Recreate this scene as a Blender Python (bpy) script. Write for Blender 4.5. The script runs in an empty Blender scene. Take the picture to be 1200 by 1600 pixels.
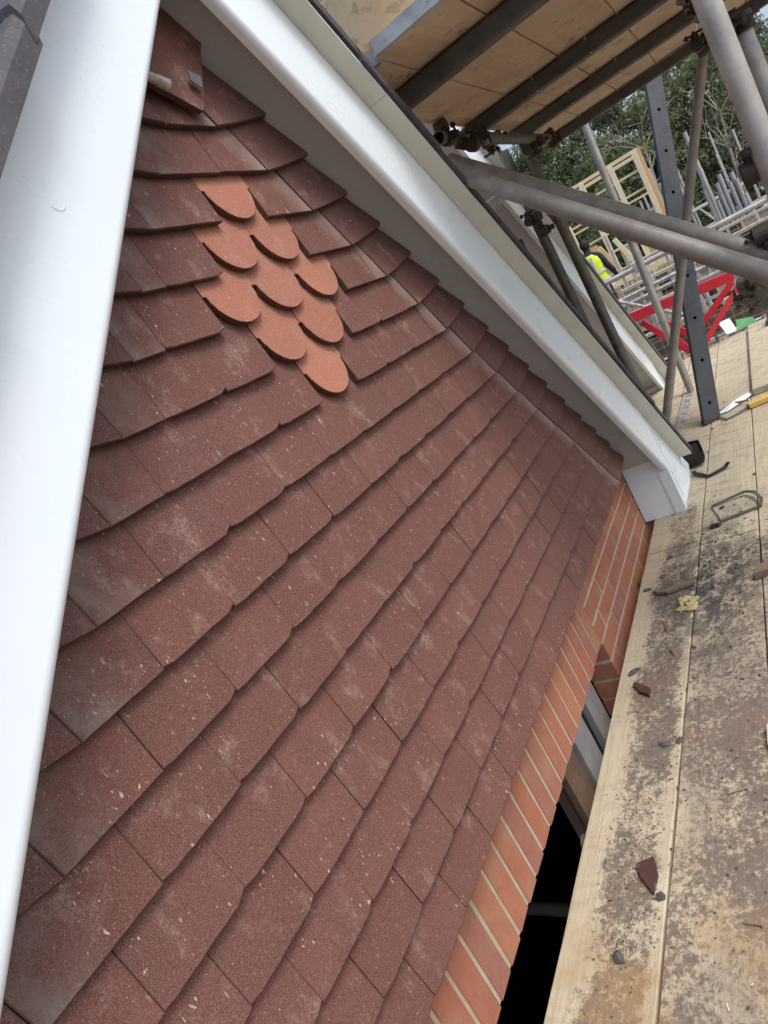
import bpy, bmesh, math, random
from mathutils import Vector, Matrix
from mathutils import noise as mnoise
S = bpy.context.scene
C = S.collection
rad = math.radians
random.seed(7)

# ------------------------------------------------------------------ camera, light
cam_d = bpy.data.cameras.new('camera'); cam = bpy.data.objects.new('camera', cam_d); C.objects.link(cam)
cam_d.sensor_fit = 'VERTICAL'; cam_d.sensor_height = 24.0; cam_d.lens = 1092.1 / 1600 * 24
cam_d.clip_start = 0.02; cam_d.clip_end = 600
RX = Vector((0.40919686, -0.77486469, -0.48181182))
RY = Vector((-0.41174942, 0.31441187, -0.85534063))
RZ = Vector((0.81426061, 0.54838844, -0.19039374))
M = Matrix((RX, -RY, -RZ)).transposed().to_4x4()
M.translation = Vector((-0.7281, -0.8173, 0.0214))
cam.matrix_world = M
S.camera = cam
W = bpy.data.worlds.new('World'); S.world = W; W.use_nodes = True
wt = W.node_tree; wt.nodes.clear()
sky = wt.nodes.new('ShaderNodeTexSky'); sky.sky_type = 'NISHITA'; sky.sun_disc = False
SUN_EL, SUN_AZ = 57, 192      # azimuth clockwise from +Y
sky.sun_elevation = rad(SUN_EL); sky.sun_rotation = rad(SUN_AZ)
sky.dust_density = 4.0; sky.air_density = 0.8; sky.ozone_density = 1.5
hs = wt.nodes.new('ShaderNodeHueSaturation'); hs.inputs['Saturation'].default_value = 0.85
bg = wt.nodes.new('ShaderNodeBackground'); bg.inputs['Strength'].default_value = 0.15
wo = wt.nodes.new('ShaderNodeOutputWorld')
wt.links.new(sky.outputs[0], hs.inputs['Color']); wt.links.new(hs.outputs[0], bg.inputs['Color']); wt.links.new(bg.outputs[0], wo.inputs[0])
sl = bpy.data.lights.new('sun', 'SUN'); sl.energy = 1.0; sl.angle = rad(20); sl.color = (1.0, 0.97, 0.93)
so = bpy.data.objects.new('sun', sl); C.objects.link(so)
sd = Vector((math.sin(rad(SUN_AZ)) * math.cos(rad(SUN_EL)), math.cos(rad(SUN_AZ)) * math.cos(rad(SUN_EL)), math.sin(rad(SUN_EL))))
so.rotation_euler = sd.to_track_quat('Z', 'Y').to_euler()
S.view_settings.view_transform = 'Standard'; S.view_settings.look = 'None'
S.view_settings.gamma = 1.0; S.view_settings.exposure = 0.67
S.render.engine = 'CYCLES'

# ------------------------------------------------------------------ node helper
class NT:
    def __init__(s, name, rough=0.8, metal=0.0, spec=0.3):
        s.m = bpy.data.materials.new(name); s.m.use_nodes = True
        s.t = s.m.node_tree; s.t.nodes.clear()
        s.out = s.t.nodes.new('ShaderNodeOutputMaterial')
        s.b = s.t.nodes.new('ShaderNodeBsdfPrincipled')
        s.t.links.new(s.b.outputs[0], s.out.inputs[0])
        s.b.inputs['Roughness'].default_value = rough
        s.b.inputs['Metallic'].default_value = metal
        s.b.inputs['Specular IOR Level'].default_value = spec
        g = s.t.nodes.new('ShaderNodeNewGeometry'); s.pos = g.outputs['Position']; s.nrm = g.outputs['Normal']
        o = s.t.nodes.new('ShaderNodeObjectInfo'); s.rnd = o.outputs['Random']
    def set(s, sock, v, k):
        if isinstance(v, bpy.types.NodeSocket): s.t.links.new(v, sock)
        else:
            if k and isinstance(v, (tuple, list)) and len(v) == 3 and sock.type == 'RGBA': v = (*v, 1)
            sock.default_value = v
    def n(s, typ, ins=None, out=0, **at):
        n = s.t.nodes.new('ShaderNode' + typ)
        for k, v in at.items(): setattr(n, k, v)
        for k, v in (ins or {}).items(): s.set(n.inputs[k], v, True)
        return n.outputs[out]
    def math(s, op, a, b=0.0, c=0.0, clamp=False):
        return s.n('Math', {0: a, 1: b, 2: c}, operation=op, use_clamp=clamp)
    def noise(s, scale, detail=3.0, rough=0.55, vec=None, dist=0.0):
        return s.n('TexNoise', {'Vector': vec if vec is not None else s.pos, 'Scale': scale, 'Detail': detail, 'Roughness': rough, 'Distortion': dist})
    def vmap(s, scale=(1, 1, 1), rot=(0, 0, 0), loc=(0, 0, 0), vec=None):
        return s.n('Mapping', {'Vector': vec if vec is not None else s.pos, 'Scale': scale, 'Rotation': rot, 'Location': loc})
    def ramp(s, f, a, b, lo=0.0, hi=1.0):
        return s.n('MapRange', {'Value': f, 'From Min': a, 'From Max': b, 'To Min': lo, 'To Max': hi}, clamp=True)
    def mix(s, f, a, b, mode='MIX'):
        n = s.t.nodes.new('ShaderNodeMix'); n.data_type = 'RGBA'; n.blend_type = mode
        s.set(n.inputs[0], f, False); s.set(n.inputs[6], a, True); s.set(n.inputs[7], b, True)
        return n.outputs[2]
    def xyz(s, vec=None):
        n = s.t.nodes.new('ShaderNodeSeparateXYZ'); s.t.links.new(vec if vec is not None else s.pos, n.inputs[0]); return n.outputs
    def vor(s, scale, vec=None, out=0, feat='F1', rnd=1.0):
        return s.n('TexVoronoi', {'Vector': vec if vec is not None else s.pos, 'Scale': scale, 'Randomness': rnd}, out=out, feature=feat)
    def col(s, c): s.set(s.b.inputs['Base Color'], c, True)
    def rough(s, v): s.set(s.b.inputs['Roughness'], v, False)
    def bump(s, h, dist=0.001, strength=1.0):
        o = s.n('Bump', {'Height': h, 'Distance': dist, 'Strength': strength}); s.t.links.new(o, s.b.inputs['Normal'])

def sc(c, k): return tuple(min(1, v * k) for v in c)

# ------------------------------------------------------------------ materials
def tile_mat(name, base, dark, grain, edge=False, club=False):
    t = NT(name, 0.78, spec=0.42)
    p = t.xyz()
    c = t.mix(t.ramp(t.rnd, 0, 1), sc(base, 1.08), sc(base, 0.84))
    c = t.mix(t.ramp(t.math('FRACT', t.math('MULTIPLY', t.rnd, 5.7)), 0.7, 1, 0, 0.45), c, (base[0] * 0.8, base[1] * 0.95, base[2] * 1.1))
    tint = t.n('ObjectInfo', out='Random')
    big = t.noise(9, 4, 0.6)
    c = t.mix(t.ramp(big, 0.35, 0.7, 0, 0.6), c, dark)
    if not edge:
        g1 = t.noise(640, 2, 0.65); g2 = t.noise(260, 3, 0.7)
        c = t.mix(t.ramp(g1, 0.50, 0.68, 0, 0.9), c, grain)
        c = t.mix(t.ramp(g1, 0.32, 0.48, 0.75, 0), c, sc(dark, 0.5))
        c = t.mix(t.ramp(g2, 0.58, 0.78, 0, 0.35), c, sc(grain, 0.9))
        pale = (0.50, 0.37, 0.32)
        # efflorescence in cloudy patches
        sm = t.noise(16, 5, 0.62, t.vmap((1, 1, 0.7), (0, 0.4, 0))); fine = t.noise(180, 3, 0.8)
        m = t.math('MULTIPLY', t.ramp(sm, 0.56, 0.70), t.ramp(fine, 0.38, 0.66))
        c = t.mix(t.math('MULTIPLY', m, 0.5 if not club else 0.4), c, pale)
        # small chips and flecks
        clump = t.ramp(t.noise(9, 3, 0.6, t.vmap((1, 1, 1), (0, 0, 0), (6, 2, 8))), 0.42, 0.6, 0.25, 1)
        for rot, sx, scl, th in ((0.35, 0.4, 62, 0.88), (1.25, 0.5, 95, 0.84), (0.7, 0.35, 150, 0.74), (1.9, 0.5, 210, 0.7)):
            v = t.vmap((1, 1, sx), (0, rot, 0)); wob = t.n('VectorMath', {0: v, 1: t.n('VectorMath', {0: t.n('TexNoise', {'Vector': t.pos, 'Scale': 90.0, 'Detail': 2.0}, out=1), 'Scale': 0.009}, operation='SCALE')}, operation='ADD')
            d = t.vor(scl, wob); cr = t.n('SeparateColor', {0: t.vor(scl, wob, out=1)})
            k = t.math('MULTIPLY', t.ramp(d, 0.10, 0.16, 1, 0), t.math('GREATER_THAN', cr, th))
            c = t.mix(t.math('MULTIPLY', t.math('MULTIPLY', k, clump), 0.8), c, (0.62, 0.49, 0.43) if not club else (0.72, 0.5, 0.4))
        # dark pits
        d = t.vor(60, t.vmap((1, 1, 1), (0, 0, 0), (3, 2, 1))); cr = t.n('SeparateColor', {0: t.vor(60, t.vmap((1, 1, 1), (0, 0, 0), (3, 2, 1)), out=1)})
        c = t.mix(t.math('MULTIPLY', t.ramp(d, 0.05, 0.10, 1, 0), t.math('GREATER_THAN', cr, 0.9)), c, (0.03, 0.02, 0.018))
        if not club:
            # cutting dust, widened on the right to paint a grazing sheen, along the verge cut lines (X+Z = 1.25 and Z-X = 0.11)
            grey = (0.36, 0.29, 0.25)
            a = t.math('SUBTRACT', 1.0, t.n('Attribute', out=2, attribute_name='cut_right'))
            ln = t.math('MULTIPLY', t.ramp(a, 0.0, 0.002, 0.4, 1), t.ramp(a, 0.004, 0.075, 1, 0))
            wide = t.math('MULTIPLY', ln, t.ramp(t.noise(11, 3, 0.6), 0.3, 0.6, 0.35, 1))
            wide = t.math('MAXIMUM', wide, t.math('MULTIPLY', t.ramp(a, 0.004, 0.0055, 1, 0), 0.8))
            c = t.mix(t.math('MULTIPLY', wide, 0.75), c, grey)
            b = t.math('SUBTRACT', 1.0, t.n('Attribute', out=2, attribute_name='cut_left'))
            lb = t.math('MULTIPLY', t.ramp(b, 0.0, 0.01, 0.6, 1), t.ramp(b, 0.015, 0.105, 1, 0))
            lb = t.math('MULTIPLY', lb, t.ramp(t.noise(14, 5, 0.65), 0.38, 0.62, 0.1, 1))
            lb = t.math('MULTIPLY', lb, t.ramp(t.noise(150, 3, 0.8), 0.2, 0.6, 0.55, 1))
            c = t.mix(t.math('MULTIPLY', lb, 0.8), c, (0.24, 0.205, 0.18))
        h = t.math('ADD', t.math('MULTIPLY', g1, 0.5), t.math('MULTIPLY', g2, 0.7))
        t.bump(h, 0.0016, 0.75)
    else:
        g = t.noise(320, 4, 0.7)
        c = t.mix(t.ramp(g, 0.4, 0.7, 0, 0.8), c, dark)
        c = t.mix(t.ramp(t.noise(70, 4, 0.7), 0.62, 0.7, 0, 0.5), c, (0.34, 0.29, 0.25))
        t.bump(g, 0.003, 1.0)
    t.col(c)
    return t.m

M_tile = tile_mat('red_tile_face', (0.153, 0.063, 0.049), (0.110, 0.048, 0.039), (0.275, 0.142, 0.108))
M_vtile = tile_mat('verge_tile_face', (0.155, 0.073, 0.062), (0.108, 0.053, 0.047), (0.29, 0.155, 0.125))
M_tedge = tile_mat('red_tile_edge', (0.105, 0.046, 0.035), (0.052, 0.027, 0.022), (0.2, 0.1, 0.08), edge=True)  # raw edge colour, deepened to carry the shade under the tails
M_club = tile_mat('terracotta_face', (0.40, 0.162, 0.104), (0.29, 0.115, 0.075), (0.50, 0.255, 0.18), club=True)
M_cedge = tile_mat('terracotta_edge', (0.15, 0.052, 0.033), (0.065, 0.028, 0.020), (0.3, 0.12, 0.08), edge=True)

def brick_mat():
    t = NT('brick_face', 0.9, spec=0.2)
    r = t.rnd
    c = t.mix(t.ramp(r, 0, 1), (0.36, 0.140, 0.085), (0.31, 0.140, 0.105))
    r2 = t.math('FRACT', t.math('MULTIPLY', r, 7.31))
    c = t.mix(t.ramp(r2, 0.55, 1, 0, 0.75), c, (0.42, 0.195, 0.10))
    r3 = t.math('FRACT', t.math('MULTIPLY', r, 17.7))
    c = t.mix(t.ramp(r3, 0.8, 0.95, 0, 0.3), c, (0.22, 0.13, 0.11))
    n1 = t.noise(28, 5, 0.65); n2 = t.noise(240, 3, 0.7)
    c = t.mix(t.ramp(n1, 0.4, 0.72, 0, 0.6), c, (0.25, 0.095, 0.06))
    c = t.mix(t.ramp(t.noise(14, 4, 0.6), 0.52, 0.75, 0, 0.5), c, (0.40, 0.27, 0.19))
    c = t.mix(t.ramp(n2, 0.56, 0.8, 0, 0.35), c, (0.55, 0.36, 0.25))
    c = t.mix(t.ramp(t.noise(60, 4, 0.7, t.vmap((1, 1, 1), (0, 0, 0), (5, 5, 5))), 0.66, 0.72, 0, 0.55), c, (0.45, 0.36, 0.27))
    t.col(c); t.bump(t.math('ADD', n2, n1), 0.0015, 0.7)
    return t.m
M_brick = brick_mat()
def simple(name, base, alt, scale=20, rough=0.85, metal=0.0, bump=0.001, lo=0.4, hi=0.65, amt=0.7, spec=0.3, fine=None, rot=None, stretch=(1, 1, 1)):
    t = NT(name, rough, metal, spec)
    n1 = t.noise(scale, 5, 0.62, t.vmap(stretch))
    c = t.mix(t.ramp(n1, lo, hi, 0, amt), base, alt)
    n2 = t.noise(scale * 11, 3, 0.6)
    if fine: c = t.mix(t.ramp(n2, 0.55, 0.75, 0, 0.5), c, fine)
    t.col(c)
    if bump: t.bump(t.math('ADD', n1, t.math('MULTIPLY', n2, 0.4)), bump, 0.7)
    return t.m
M_mortar = simple('mortar', (0.42, 0.37, 0.27), (0.31, 0.275, 0.20), 30, 0.95, bump=0.003, fine=(0.5, 0.46, 0.35))
def upvc(name, base):
    t = NT(name, 0.32, spec=0.45)
    n = t.noise(5, 4, 0.6, t.vmap((1, 1, 1), (0, 0.78, 0)))
    c = t.mix(t.ramp(n, 0.45, 0.75, 0, 0.4), base, sc(base, 0.90))
    sc_ = t.math('MULTIPLY', t.ramp(t.noise(7, 4, 0.6, t.vmap((1, 1, 1), (0, 0, 0), (2.1, 0, 0.7))), 0.58, 0.68), t.ramp(t.noise(60, 3, 0.6, t.vmap((0.25, 1, 2.2), (0, 0.9, 0))), 0.5, 0.7))
    c = t.mix(t.math('MULTIPLY', sc_, 0.10), c, sc(base, 0.86))
    sp = t.vor(55); cr = t.n('SeparateColor', {0: t.vor(55, out=1)})
    c = t.mix(t.math('MULTIPLY', t.ramp(sp, 0.04, 0.08, 1, 0), t.math('GREATER_THAN', cr, 0.96)), c, sc(base, 0.55))
    t.col(c); t.rough(t.ramp(n, 0.4, 0.7, 0.26, 0.42)); t.bump(t.noise(3, 2), 0.003, 0.3)
    return t.m
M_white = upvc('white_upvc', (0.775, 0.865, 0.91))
M_soffit = upvc('shaded_soffit_upvc', (0.47, 0.495, 0.51))  # base darkened to carry the shade of the downward face
M_cream = simple('undercloak_board', (0.68, 0.67, 0.59), (0.60, 0.59, 0.51), 8, 0.8, bump=0.0006, fine=(0.66, 0.64, 0.56))
M_slate = simple('grey_roof_tile', (0.085, 0.082, 0.095), (0.055, 0.053, 0.06), 16, 0.75, bump=0.002, fine=(0.2, 0.19, 0.2))
M_black = simple('black_plastic', (0.012, 0.012, 0.014), (0.02, 0.02, 0.022), 20, 0.35, bump=0.0003, spec=0.5)
M_dark = simple('interior_dark', (0.022, 0.02, 0.019), (0.012, 0.012, 0.012), 8, 0.95, bump=0)  # near-black base puts the shade of the unlit room into the colour
M_post = simple('grey_frame', (0.36, 0.38, 0.40), (0.27, 0.285, 0.30), 12, 0.6, bump=0.001, fine=(0.5, 0.5, 0.5))
M_membrane = simple('breather_membrane', (0.06, 0.055, 0.05), (0.04, 0.036, 0.034), 8, 0.9, bump=0)
def tube_mat(name, a, b, rust, rough=0.5, metal=0.35):
    t = NT(name, rough, metal, 0.4)
    n = t.noise(14, 5, 0.65); n2 = t.noise(90, 4, 0.7)
    c = t.mix(t.ramp(n, 0.38, 0.66), a, b)
    c = t.mix(t.ramp(n2, 0.58, 0.75, 0, 0.5), c, sc(b, 0.6))
    c = t.mix(t.ramp(t.noise(22, 5, 0.7, t.vmap((1, 1, 1), (0, 0, 0), (9, 3, 2))), 0.60, 0.72, 0, rust), c, (0.20, 0.095, 0.05))
    t.col(c); t.rough(t.ramp(n2, 0.3, 0.7, rough - 0.12, rough + 0.2)); t.bump(n2, 0.0008, 0.6)
    return t.m
M_tube = tube_mat('weathered_tube', (0.335, 0.325, 0.285), (0.235, 0.23, 0.205), 0.2)
M_tubel = tube_mat('light_tube', (0.46, 0.45, 0.42), (0.34, 0.33, 0.305), 0.12, 0.42)
M_tubed = tube_mat('dark_tube', (0.17, 0.165, 0.14), (0.11, 0.11, 0.095), 0.35)
M_zinc = tube_mat('zinc_tube', (0.60, 0.59, 0.56), (0.42, 0.41, 0.385), 0.05, 0.38, 0.5)
M_rust = tube_mat('rusty_coupler', (0.075, 0.062, 0.052), (0.04, 0.036, 0.033), 0.5, 0.6)
M_beam = tube_mat('grey_steel_transom', (0.088, 0.088, 0.09), (0.125, 0.125, 0.12), 0.1, 0.55, 0.3)
M_strut = tube_mat('painted_strut', (0.07, 0.078, 0.086), (0.052, 0.058, 0.062), 0.1, 0.5, 0.2)
M_band = tube_mat('galvanised_band', (0.40, 0.44, 0.46), (0.26, 0.31, 0.36), 0.1, 0.4, 0.3)

def deck_mat():
    t = NT('deck_board_top', 0.88, spec=0.2)
    p = t.xyz()
    base = t.mix(t.ramp(t.noise(1.7, 3, 0.6), 0.35, 0.65), (0.54, 0.49, 0.36), (0.46, 0.405, 0.29))
    base = t.mix(t.ramp(t.rnd, 0, 1, 0, 0.35), base, (0.53, 0.45, 0.33))
    grain = t.noise(14, 5, 0.7, t.vmap((0.35, 6, 6)))
    base = t.mix(t.ramp(grain, 0.42, 0.7, 0, 0.5), base, (0.34, 0.26, 0.17))
    # raised crumples of the wood surface, strongest away from the near end
    cr = t.noise(11, 6, 0.62, t.vmap((1.9, 0.7, 1), (0, 0, 0.3)), 0.8)
    near = t.ramp(p[0], 1.9, 3.0, 1, 0)
    base = t.mix(t.math('MULTIPLY', t.ramp(cr, 0.52, 0.72), t.math('SUBTRACT', 0.95, t.math('MULTIPLY', near, 0.6))), base, (0.25, 0.19, 0.14))
    # trodden mortar and brick dust
    n1 = t.noise(4.2, 6, 0.68, None, 0.3); n2 = t.noise(55, 5, 0.75); n3 = t.noise(190, 3, 0.8)
    speck = t.math('ADD', t.math('MULTIPLY', n2, 0.6), t.math('MULTIPLY', n3, 0.4))
    # keep the strip beside the wall clean, dirtiest along the middle of the boards
    across = t.math('FRACT', t.math('DIVIDE', t.math('SUBTRACT', 0.024, p[1]), 0.2275))
    mid = t.math('MULTIPLY', t.ramp(across, 0.1, 0.42), t.ramp(across, 0.84, 1.0, 1, 0.3))
    first = t.ramp(p[1], -0.21, -0.20)
    amt = t.math('MULTIPLY', t.math('ADD', t.math('MULTIPLY', mid, first), t.math('MULTIPLY', t.math('SUBTRACT', 1.0, first), 0.86)), t.math('ADD', 0.18, t.math('MULTIPLY', near, 0.82)))
    lvl = t.math('ADD', t.math('MULTIPLY', n1, 0.42), t.math('MULTIPLY', speck, 0.72))
    thr = t.math('SUBTRACT', 0.70, t.math('MULTIPLY', amt, 0.20))
    m = t.math('MULTIPLY', t.math('SUBTRACT', lvl, thr), 16.0, clamp=True)
    dirt = t.mix(t.ramp(t.noise(6, 4, 0.6, t.vmap((1, 1, 1), (0, 0, 0), (4, 4, 0))), 0.4, 0.6), (0.125, 0.10, 0.088), (0.17, 0.105, 0.085))
    dirt = t.mix(t.ramp(n2, 0.42, 0.66, 0, 0.8), dirt, (0.075, 0.068, 0.066))
    c = t.mix(t.math('MULTIPLY', m, 0.82), base, dirt)
    # wet-looking dark smears
    w = t.noise(3.1, 5, 0.6, t.vmap((0.8, 1.6, 1), (0, 0, 0), (7, 1.3, 0)), 0.4)
    wm = t.math('MULTIPLY', t.math('MULTIPLY', t.ramp(w, 0.48, 0.58), t.ramp(speck, 0.34, 0.52, 0.25, 1)), t.math('MULTIPLY', near, t.ramp(p[1], -0.19, -0.23)))
    c = t.mix(t.math('MULTIPLY', wm, 0.5), c, (0.17, 0.15, 0.13))
    # tar-dark patch near the board joint
    dx = t.math('SUBTRACT', p[0], 1.75); dy = t.math('SUBTRACT', p[1], -0.27)
    rr = t.math('ADD', t.math('MULTIPLY', t.math('MULTIPLY', dx, dx), 5.0), t.math('MULTIPLY', t.math('MULTIPLY', dy, dy), 24.0))
    tm = t.math('MULTIPLY', t.ramp(rr, 0.1, 1.6, 1, 0), t.ramp(t.noise(13, 6, 0.72, t.vmap((1, 1.7, 1), (0, 0, 0.5)), 0.5), 0.43, 0.53))
    c = t.mix(t.math('MULTIPLY', tm, 0.85), c, (0.055, 0.052, 0.055))
    # ochre damp at the near end
    om = t.math('MULTIPLY', t.ramp(p[0], 0.55, 0.2), t.ramp(t.noise(5, 3, 0.6), 0.42, 0.6))
    c = t.mix(t.math('MULTIPLY', om, 0.6), c, (0.36, 0.24, 0.11))
    t.col(c)
    h = t.math('ADD', t.math('MULTIPLY', cr, t.math('SUBTRACT', 1.4, near)), t.math('ADD', t.math('MULTIPLY', grain, 0.25), t.math('MULTIPLY', n2, 0.25)))
    t.bump(h, 0.010, 1.0)
    return t.m
M_deck = deck_mat()
def under_mat():
    t = NT('board_underside', 0.9, spec=0.15)
    g = t.noise(7, 5, 0.65, t.vmap((0.5, 5, 5)))
    c = t.mix(t.ramp(g, 0.35, 0.7), (0.66, 0.52, 0.38), (0.54, 0.41, 0.29))
    c = t.mix(t.ramp(t.rnd, 0, 1, 0, 0.4), c, (0.68, 0.55, 0.41))
    k = t.noise(16, 5, 0.6, t.vmap((1, 1.4, 1), (0, 0, 0.5)), 0.8)
    c = t.mix(t.ramp(k, 0.56, 0.70, 0, 0.6), c, (0.20, 0.135, 0.09))
    c = t.mix(t.ramp(t.noise(3, 3), 0.5, 0.7, 0, 0.35), c, (0.26, 0.18, 0.13))
    t.col(c); t.bump(t.math('ADD', k, g), 0.006, 0.7)
    return t.m
M_under = under_mat()
def ply_mat():
    t = NT('stained_plywood', 0.9, spec=0.15)
    n = t.noise(12, 4, 0.6)
    c = t.mix(t.ramp(n, 0.35, 0.65), (0.68, 0.58, 0.40), (0.60, 0.48, 0.30))
    v = t.noise(17, 4, 0.5, None, 0.5)
    c = t.mix(t.ramp(v, 0.57, 0.60, 0, 0.6), c, (0.40, 0.32, 0.22))
    v = t.noise(23, 5, 0.6, t.vmap((1, 1, 1), (0, 0, 0), (8, 1, 1)))
    c = t.mix(t.ramp(v, 0.62, 0.68, 0, 0.7), c, (0.38, 0.24, 0.13))
    t.col(c); t.bump(n, 0.004, 0.7); return t.m
M_ply = ply_mat()
def timber_mat(name, a, b):
    t = NT(name, 0.75, spec=0.2)
    g = t.noise(30, 4, 0.6, t.vmap((1, 1, 0.2)))
    c = t.mix(t.ramp(g, 0.35, 0.7), a, b); c = t.mix(t.ramp(t.rnd, 0, 1, 0, 0.5), c, sc(b, 0.85)); t.col(c); return t.m
M_timber = timber_mat('new_timber', (0.88, 0.80, 0.60), (0.80, 0.68, 0.45))
M_otimber = timber_mat('orange_timber', (0.74, 0.54, 0.31), (0.66, 0.44, 0.22))
M_oldwood = simple('old_wood', (0.21, 0.15, 0.11), (0.13, 0.095, 0.075), 12, 0.9, bump=0.003, fine=(0.3, 0.23, 0.17))
M_red = simple('red_paint', (0.62, 0.035, 0.05), (0.50, 0.03, 0.045), 6, 0.45, bump=0.0008, fine=(0.66, 0.1, 0.1))
M_wire = simple('mesh_wire', (0.33, 0.32, 0.29), (0.22, 0.21, 0.19), 20, 0.6, bump=0)
M_wired = simple('dark_mesh_wire', (0.07, 0.07, 0.075), (0.12, 0.12, 0.12), 20, 0.6, bump=0)
M_shell = simple('sheathing_board', (0.66, 0.50, 0.42), (0.60, 0.45, 0.37), 3, 0.85, bump=0.0005)
M_stone = simple('mortar_crumb', (0.10, 0.095, 0.10), (0.05, 0.048, 0.05), 60, 0.95, bump=0.003, fine=(0.2, 0.18, 0.18))
M_foam = simple('yellow_foam', (0.50, 0.44, 0.22), (0.34, 0.32, 0.15), 40, 0.9, bump=0.004, fine=(0.6, 0.55, 0.35))
M_yellow = simple('yellow_wood', (0.62, 0.44, 0.10), (0.50, 0.34, 0.08), 12, 0.6, bump=0.001)
M_paper = simple('paper', (0.75, 0.76, 0.80), (0.66, 0.67, 0.72), 5, 0.7, bump=0.001)
M_green = simple('green_plastic', (0.12, 0.36, 0.15), (0.09, 0.28, 0.12), 5, 0.5, bump=0.001)
M_steel = simple('nail_steel', (0.55, 0.52, 0.47), (0.4, 0.36, 0.3), 60, 0.35, 0.7, bump=0)
M_lead = simple('lead_clip', (0.17, 0.19, 0.21), (0.24, 0.26, 0.28), 60, 0.4, 0.5, bump=0.001)
M_tin = simple('tin_clip', (0.48, 0.46, 0.42), (0.25, 0.22, 0.19), 70, 0.5, 0.3, bump=0.001)
M_conc = simple('block_wall', (0.42, 0.38, 0.31), (0.35, 0.31, 0.25), 3, 0.9, bump=0.002, fine=(0.5, 0.45, 0.38))
M_conc2 = simple('pale_panel', (0.52, 0.47, 0.38), (0.45, 0.40, 0.32), 2, 0.9, bump=0)
M_grey = simple('far_grey', (0.40, 0.40, 0.385), (0.28, 0.285, 0.275), 4, 0.6, bump=0)
M_brickfar = simple('red_pack', (0.38, 0.10, 0.07), (0.26, 0.08, 0.06), 8, 0.9, bump=0)
M_ground = simple('building_site_ground', (0.22, 0.17, 0.12), (0.15, 0.12, 0.085), 0.4, 0.95, bump=0.05)
M_grass = simple('grass_ground', (0.07, 0.095, 0.035), (0.05, 0.075, 0.03), 0.3, 0.95, bump=0.05)
M_bark = simple('bark', (0.13, 0.105, 0.08), (0.08, 0.065, 0.05), 6, 0.9, bump=0.02)
M_barkp = simple('pale_bark', (0.36, 0.33, 0.28), (0.24, 0.22, 0.18), 6, 0.9, bump=0.02)
def leaf_mat(name, a, b, y):
    t = NT(name, 0.75, spec=0.15)
    n = t.noise(0.9, 3, 0.6); n2 = t.noise(9, 2, 0.6)
    c = t.mix(t.ramp(n, 0.35, 0.65), a, b); c = t.mix(t.ramp(n2, 0.5, 0.75, 0, 0.6), c, y)
    t.col(c)
    tl = t.t.nodes.new('ShaderNodeBsdfTranslucent'); t.t.links.new(c, tl.inputs['Color'])
    ms = t.t.nodes.new('ShaderNodeMixShader'); ms.inputs[0].default_value = 0.4
    t.t.links.new(t.b.outputs[0], ms.inputs[1]); t.t.links.new(tl.outputs[0], ms.inputs[2]); t.t.links.new(ms.outputs[0], t.out.inputs[0])
    return t.m
M_leaf = [leaf_mat('green_leaves', (0.15, 0.19, 0.09), (0.20, 0.25, 0.12), (0.27, 0.31, 0.16)),
          leaf_mat('dark_leaves', (0.095, 0.125, 0.065), (0.125, 0.165, 0.08), (0.18, 0.21, 0.11)),
          leaf_mat('olive_leaves', (0.19, 0.22, 0.12), (0.24, 0.27, 0.15), (0.30, 0.33, 0.19))]
M_vest = simple('hi_vis_yellow', (0.62, 0.78, 0.06), (0.52, 0.68, 0.05), 10, 0.6, bump=0.003)
M_reflect = simple('reflective_band', (0.62, 0.64, 0.62), (0.5, 0.52, 0.5), 10, 0.35, bump=0)
M_navy = simple('dark_clothing', (0.018, 0.02, 0.03), (0.03, 0.03, 0.042), 10, 0.9, bump=0.004)
M_skin = simple('skin', (0.45, 0.25, 0.17), (0.40, 0.21, 0.14), 10, 0.6, bump=0)
M_hair = simple('dark_hair', (0.015, 0.013, 0.015), (0.03, 0.026, 0.03), 30, 0.8, bump=0.004)

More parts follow.
